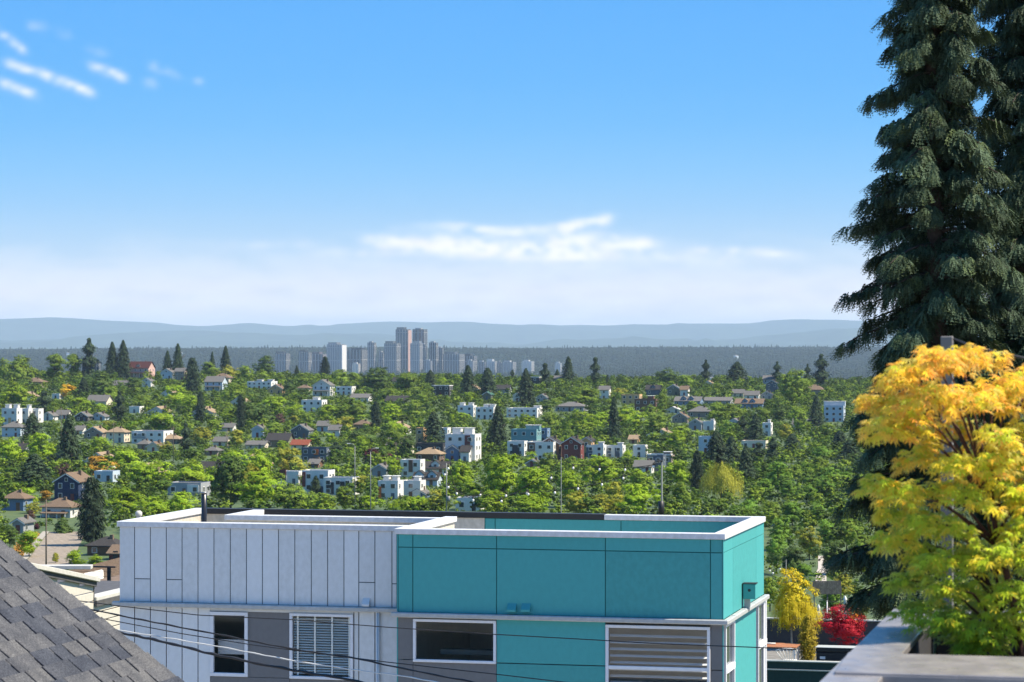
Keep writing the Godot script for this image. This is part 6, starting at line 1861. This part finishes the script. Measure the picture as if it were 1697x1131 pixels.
func build_planter() -> void:
	var drop := 1.2
	var far := drop * F / (1010.0 - HY)          # where the long wall ends
	var origin := at(1480, 1010, far)
	var xf := Transform3D(Basis(Vector3.UP, YAW), origin)
	var o := thing("metal_capped_planter", "roof-deck planter with broad grey metal caps holding the golden maple", "planter", origin, YAW)
	var capm := StandardMaterial3D.new()
	capm.albedo_color = lin(0.33, 0.31, 0.30)
	capm.metallic = 0.25
	capm.roughness = 0.42
	capm.roughness_texture = noise_tex("cap rough", 0.02, Color(0.55, 0.55, 0.55), Color(1, 1, 1), 4)
	capm.albedo_texture = noise_tex("cap stain", 0.015, Color(0.78, 0.78, 0.80), Color(1, 1, 1), 5)
	capm.uv1_triplanar = true
	capm.uv1_world_triplanar = true
	capm.uv1_scale = Vector3.ONE * 0.8
	capm.normal_enabled = true
	capm.normal_texture = noise_tex("cap dents", 0.008, Color.BLACK, Color.WHITE, 2, 512, true, 3.0)
	capm.normal_scale = 0.25
	var dark := rough_paint("planter side", lin(0.045, 0.045, 0.048), 0.8, 0.15)
	var tan_ := rough_paint("planter boards", lin(0.42, 0.36, 0.27), 0.85, 0.25)
	var cw := 0.205
	# long wall towards the lens
	box(o, "wall", dark, Vector3(0.02, -1.5, 0.02), Vector3(cw - 0.02, -0.03, 5.5), 0.004)
	box(o, "cap_flashing", capm, Vector3(0.0, -0.03, 0.16), Vector3(cw, 0.0, 2.06), 0.004)
	box(o, "cap_flashing", capm, Vector3(0.0, -0.03, 2.064), Vector3(cw, 0.0, 5.5), 0.004)
	# far wall
	box(o, "wall", dark, Vector3(cw, -1.5, 0.02), Vector3(3.2, -0.03, 0.14), 0.004)
	box(o, "cap_flashing", capm, Vector3(0.0, -0.03, -0.04), Vector3(3.2, 0.0, 0.158), 0.004)
	# near wall, lower in the picture, with its sloping cap and boards under it
	var n := hit(xf, 1405, 1095, 1, 0.004)
	var m := hit(xf, 1397, 1124, 1, 0.004)
	var zc: float = n.z
	var ze: float = zc + 0.42
	var cap2 := part(o, "cap_flashing", bevel(Vector3(3.4, 0.018, 0.44), 0.004), capm, Vector3(n.x + 1.7 + 0.0, 0.014, (zc + ze) / 2), Vector3(0.05, 0, 0))
	part(o, "fascia", bevel(Vector3(3.4, 0.03, 0.012), 0.002), capm, Vector3(n.x + 1.7, -0.012, ze + 0.006))
	for k in 14: box(o, "board", tan_, Vector3(n.x + 0.03 + k * 0.24, -1.2, zc + 0.36), Vector3(n.x + 0.262 + k * 0.24, -0.012, zc + 0.385), 0.004)
	var soil := box(o, "soil", paint(lin(0.035, 0.026, 0.02), 1.0, 0.3, 2.0), Vector3(cw, -1.4, 0.14), Vector3(3.2, -0.42, zc + 0.3), 0.01)
	# a square post behind the maple with a cable to the side
	var pd := far + 0.35
	var pp := at(1570, 557.5, pd)
	var post := thing("metal_post", "square grey metal post rising behind the golden maple", "post", Vector3(pp.x, origin.y - 1.5, pp.z), YAW)
	var gm := metal(lin(0.17, 0.16, 0.15), 0.6, 0.3)
	part(post, "post", bevel(Vector3(0.056, pp.y - origin.y + 1.5, 0.056), 0.004), gm, Vector3(0, (pp.y - origin.y + 1.5) / 2, 0))
	part(self, "stay_wire", tube([at(1575, 560, pd), at(1612, 574, pd - 0.05), at(1660, 586, pd - 0.1), at(1760, 606, pd - 0.2)], [0.006, 0.006, 0.006, 0.006], 6), metal(lin(0.05, 0.05, 0.05), 0.5, 0.4))
	tag(get_child(get_child_count() - 1), "thin dark wire running from the grey metal post across the golden maple", "wire")
	# the maple
	var td := far - 1.15
	var root := at(1692, 1105, td)
	var t := thing("golden_maple", "Japanese maple with golden orange-tipped leaves in the metal-capped planter", "tree", Vector3(root.x, origin.y - 0.42, root.z))
	var bark := paint(lin(0.13, 0.055, 0.045), 0.75, 0.2, 4.0)
	var r := RandomNumberGenerator.new()
	r.seed = 64
	var base_y := -t.position.y                      # the eye's height above the foot
	var px := td / F
	var local := func(x: float, y: float, z: float) -> Vector3: return at(x, y, td) - t.position + Vector3(0, 0, z)
	# tiers of foliage: [px, py, z, radius px]; the outline is the photograph's
	var tiers := []
	for s in [[1455, 617, 46], [1490, 590, 40], [1530, 575, 42], [1560, 588, 50], [1598, 575, 40], [1660, 583, 36], [1432, 650, 36], [1470, 660, 58], [1520, 640, 60], [1575, 640, 66], [1625, 640, 60], [1680, 630, 64], [1450, 688, 48], [1505, 700, 60], [1560, 700, 66], [1620, 700, 62], [1690, 700, 66], [1500, 742, 44], [1550, 750, 56], [1600, 750, 62], [1670, 755, 66], [1440, 790, 30], [1470, 800, 50], [1530, 795, 60], [1590, 800, 62], [1650, 800, 60], [1710, 800, 66], [1450, 850, 36], [1500, 850, 48], [1555, 860, 52], [1690, 850, 70], [1470, 885, 38], [1520, 905, 52], [1580, 900, 60], [1640, 900, 60], [1700, 910, 66], [1490, 960, 38], [1530, 955, 50], [1590, 960, 62], [1650, 960, 62], [1710, 970, 60], [1510, 1000, 40], [1550, 1010, 52], [1600, 1015, 56], [1655, 1010, 52], [1570, 1050, 46], [1615, 1050, 46], [1700, 1030, 40], [1760, 640, 80], [1770, 720, 90], [1780, 820, 90], [1780, 920, 90], [1770, 1000, 70], [1740, 600, 50]]:
		for q in 2:
			if q == 1 and r.randf() < (0.40 if s[1] < 800 else 0.15): continue
			tiers.append([s[0] * 0.93 + 119.0 + r.randf_range(-8, 8) + 5, s[1] + r.randf_range(-8, 8) + 8, (r.randf_range(-0.30, -0.02) if q == 0 else r.randf_range(0.0, 0.30)), s[2] * r.randf_range(0.60, 0.92)])
	# limbs to the tiers
	part(t, "trunk", tube([Vector3(0, -0.1, 0), Vector3(0.01, 0.25, 0), Vector3(-0.03, 0.55, 0.02), Vector3(-0.10, 0.85, 0), Vector3(-0.16, 1.15, 0)], [0.022, 0.018, 0.016, 0.012, 0.006], 10), bark)
	for i in tiers.size():
		if i % 2: continue
		var e: Vector3 = local.call(tiers[i][0], tiers[i][1], tiers[i][2])
		var y := clampf(e.y - 0.22, 0.15, 1.0)
		var s0 := Vector3(-0.03 - y * 0.1, y, 0.0)
		part(t, "branch", tube([s0, s0.lerp(e, 0.5) + Vector3(0, 0.06, 0), e + Vector3(0, -0.004, 0)], [0.008, 0.005, 0.002], 6), bark)
	var shapes := []
	for i in 4: shapes.append(maple_leaf(r))
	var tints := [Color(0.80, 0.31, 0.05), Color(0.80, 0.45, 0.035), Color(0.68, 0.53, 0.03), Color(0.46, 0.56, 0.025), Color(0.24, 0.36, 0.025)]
	var leaves := []   # [transform, tint, nearness]
	for s in tiers:
		var c: Vector3 = local.call(s[0], s[1], s[2])
		var rad: float = s[3] * px
		var n_ := int(22 + s[3] * 1.25)
		var tilt := Vector2(r.randf_range(-0.35, 0.35), r.randf_range(-0.2, 0.35))
		for i in n_:
			var a := r.randf() * TAU
			var k := sqrt(r.randf())
			var p := c + Vector3(cos(a) * rad * k, -rad * 0.42 * k * k + (cos(a) * tilt.x + sin(a) * tilt.y) * rad * k + r.randf_range(-0.034, 0.034), sin(a) * rad * k * 0.9)
			var size := r.randf_range(0.036, 0.060)
			# a leaf points outward from its twig and hangs at the tip
			var b := Basis(Vector3.UP, -a - PI / 2 + r.randf_range(-0.6, 0.6)) * Basis(Vector3.RIGHT, r.randf_range(-1.0, 0.15)) * Basis(Vector3.BACK, r.randf_range(-0.5, 0.5))
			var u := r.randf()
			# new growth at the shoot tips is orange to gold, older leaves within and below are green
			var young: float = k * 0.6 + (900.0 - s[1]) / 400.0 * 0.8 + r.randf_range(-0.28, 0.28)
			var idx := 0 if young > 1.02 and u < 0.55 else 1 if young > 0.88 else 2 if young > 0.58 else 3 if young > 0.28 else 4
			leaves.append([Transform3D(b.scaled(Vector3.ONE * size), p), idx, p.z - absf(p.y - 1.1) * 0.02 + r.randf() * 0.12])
	leaves.sort_custom(func(x, y): return x[2] > y[2])
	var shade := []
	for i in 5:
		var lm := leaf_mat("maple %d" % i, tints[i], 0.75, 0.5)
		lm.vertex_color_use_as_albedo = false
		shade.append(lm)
	var crown := Node3D.new()
	crown.name = "crown"
	t.add_child(crown)
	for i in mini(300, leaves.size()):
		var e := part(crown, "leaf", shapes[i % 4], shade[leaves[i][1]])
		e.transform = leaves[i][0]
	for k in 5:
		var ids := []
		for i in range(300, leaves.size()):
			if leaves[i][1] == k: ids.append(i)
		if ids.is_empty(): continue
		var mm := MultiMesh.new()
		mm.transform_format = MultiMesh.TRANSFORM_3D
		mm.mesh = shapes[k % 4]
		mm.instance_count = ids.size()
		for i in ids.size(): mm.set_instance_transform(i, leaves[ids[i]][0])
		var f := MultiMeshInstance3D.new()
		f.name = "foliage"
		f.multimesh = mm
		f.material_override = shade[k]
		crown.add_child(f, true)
		f.set_meta("kind", "stuff")

# ---------- what the windows mirror: the sunlit neighbour across the street, out of the frame ----------
func build_mirrored_house() -> void:
	var o := thing("cream_neighbour_house", "cream sided house with dark base mirrored in the white bay's windows", "house", Vector3(-31.0, -14.0, -14.0), YAW)
	box(o, "wall", paint(tone("cream"), 0.8, 0.08), Vector3(-9, 2.2, -9), Vector3(9, 6.2, 0), 0.02)
	box(o, "base", paint(lin(0.05, 0.06, 0.07), 0.8, 0.1), Vector3(-9.02, -1, -9), Vector3(9.02, 2.2, 0.02), 0.02)
	part(o, "roof", hip_roof(18, 9, 6.2, 3.0, 0.7), paint(tone("rd"), 0.95, 0.15))

func _ready() -> void:
	rng.seed = 4
	meshes["unit"] = BoxMesh.new()
	build_world()
	build_land()
	build_crowns()
	build_houses()
	build_city()
	build_small_houses()
	build_road()
	build_trees()
	label_trees()
	build_scrub()
	build_far_wood()
	build_teal_building()
	build_shingle_roof()
	build_lap_house()
	build_terrace()
	build_poles()
	build_cypresses()
	build_planter()
	build_mirrored_house()
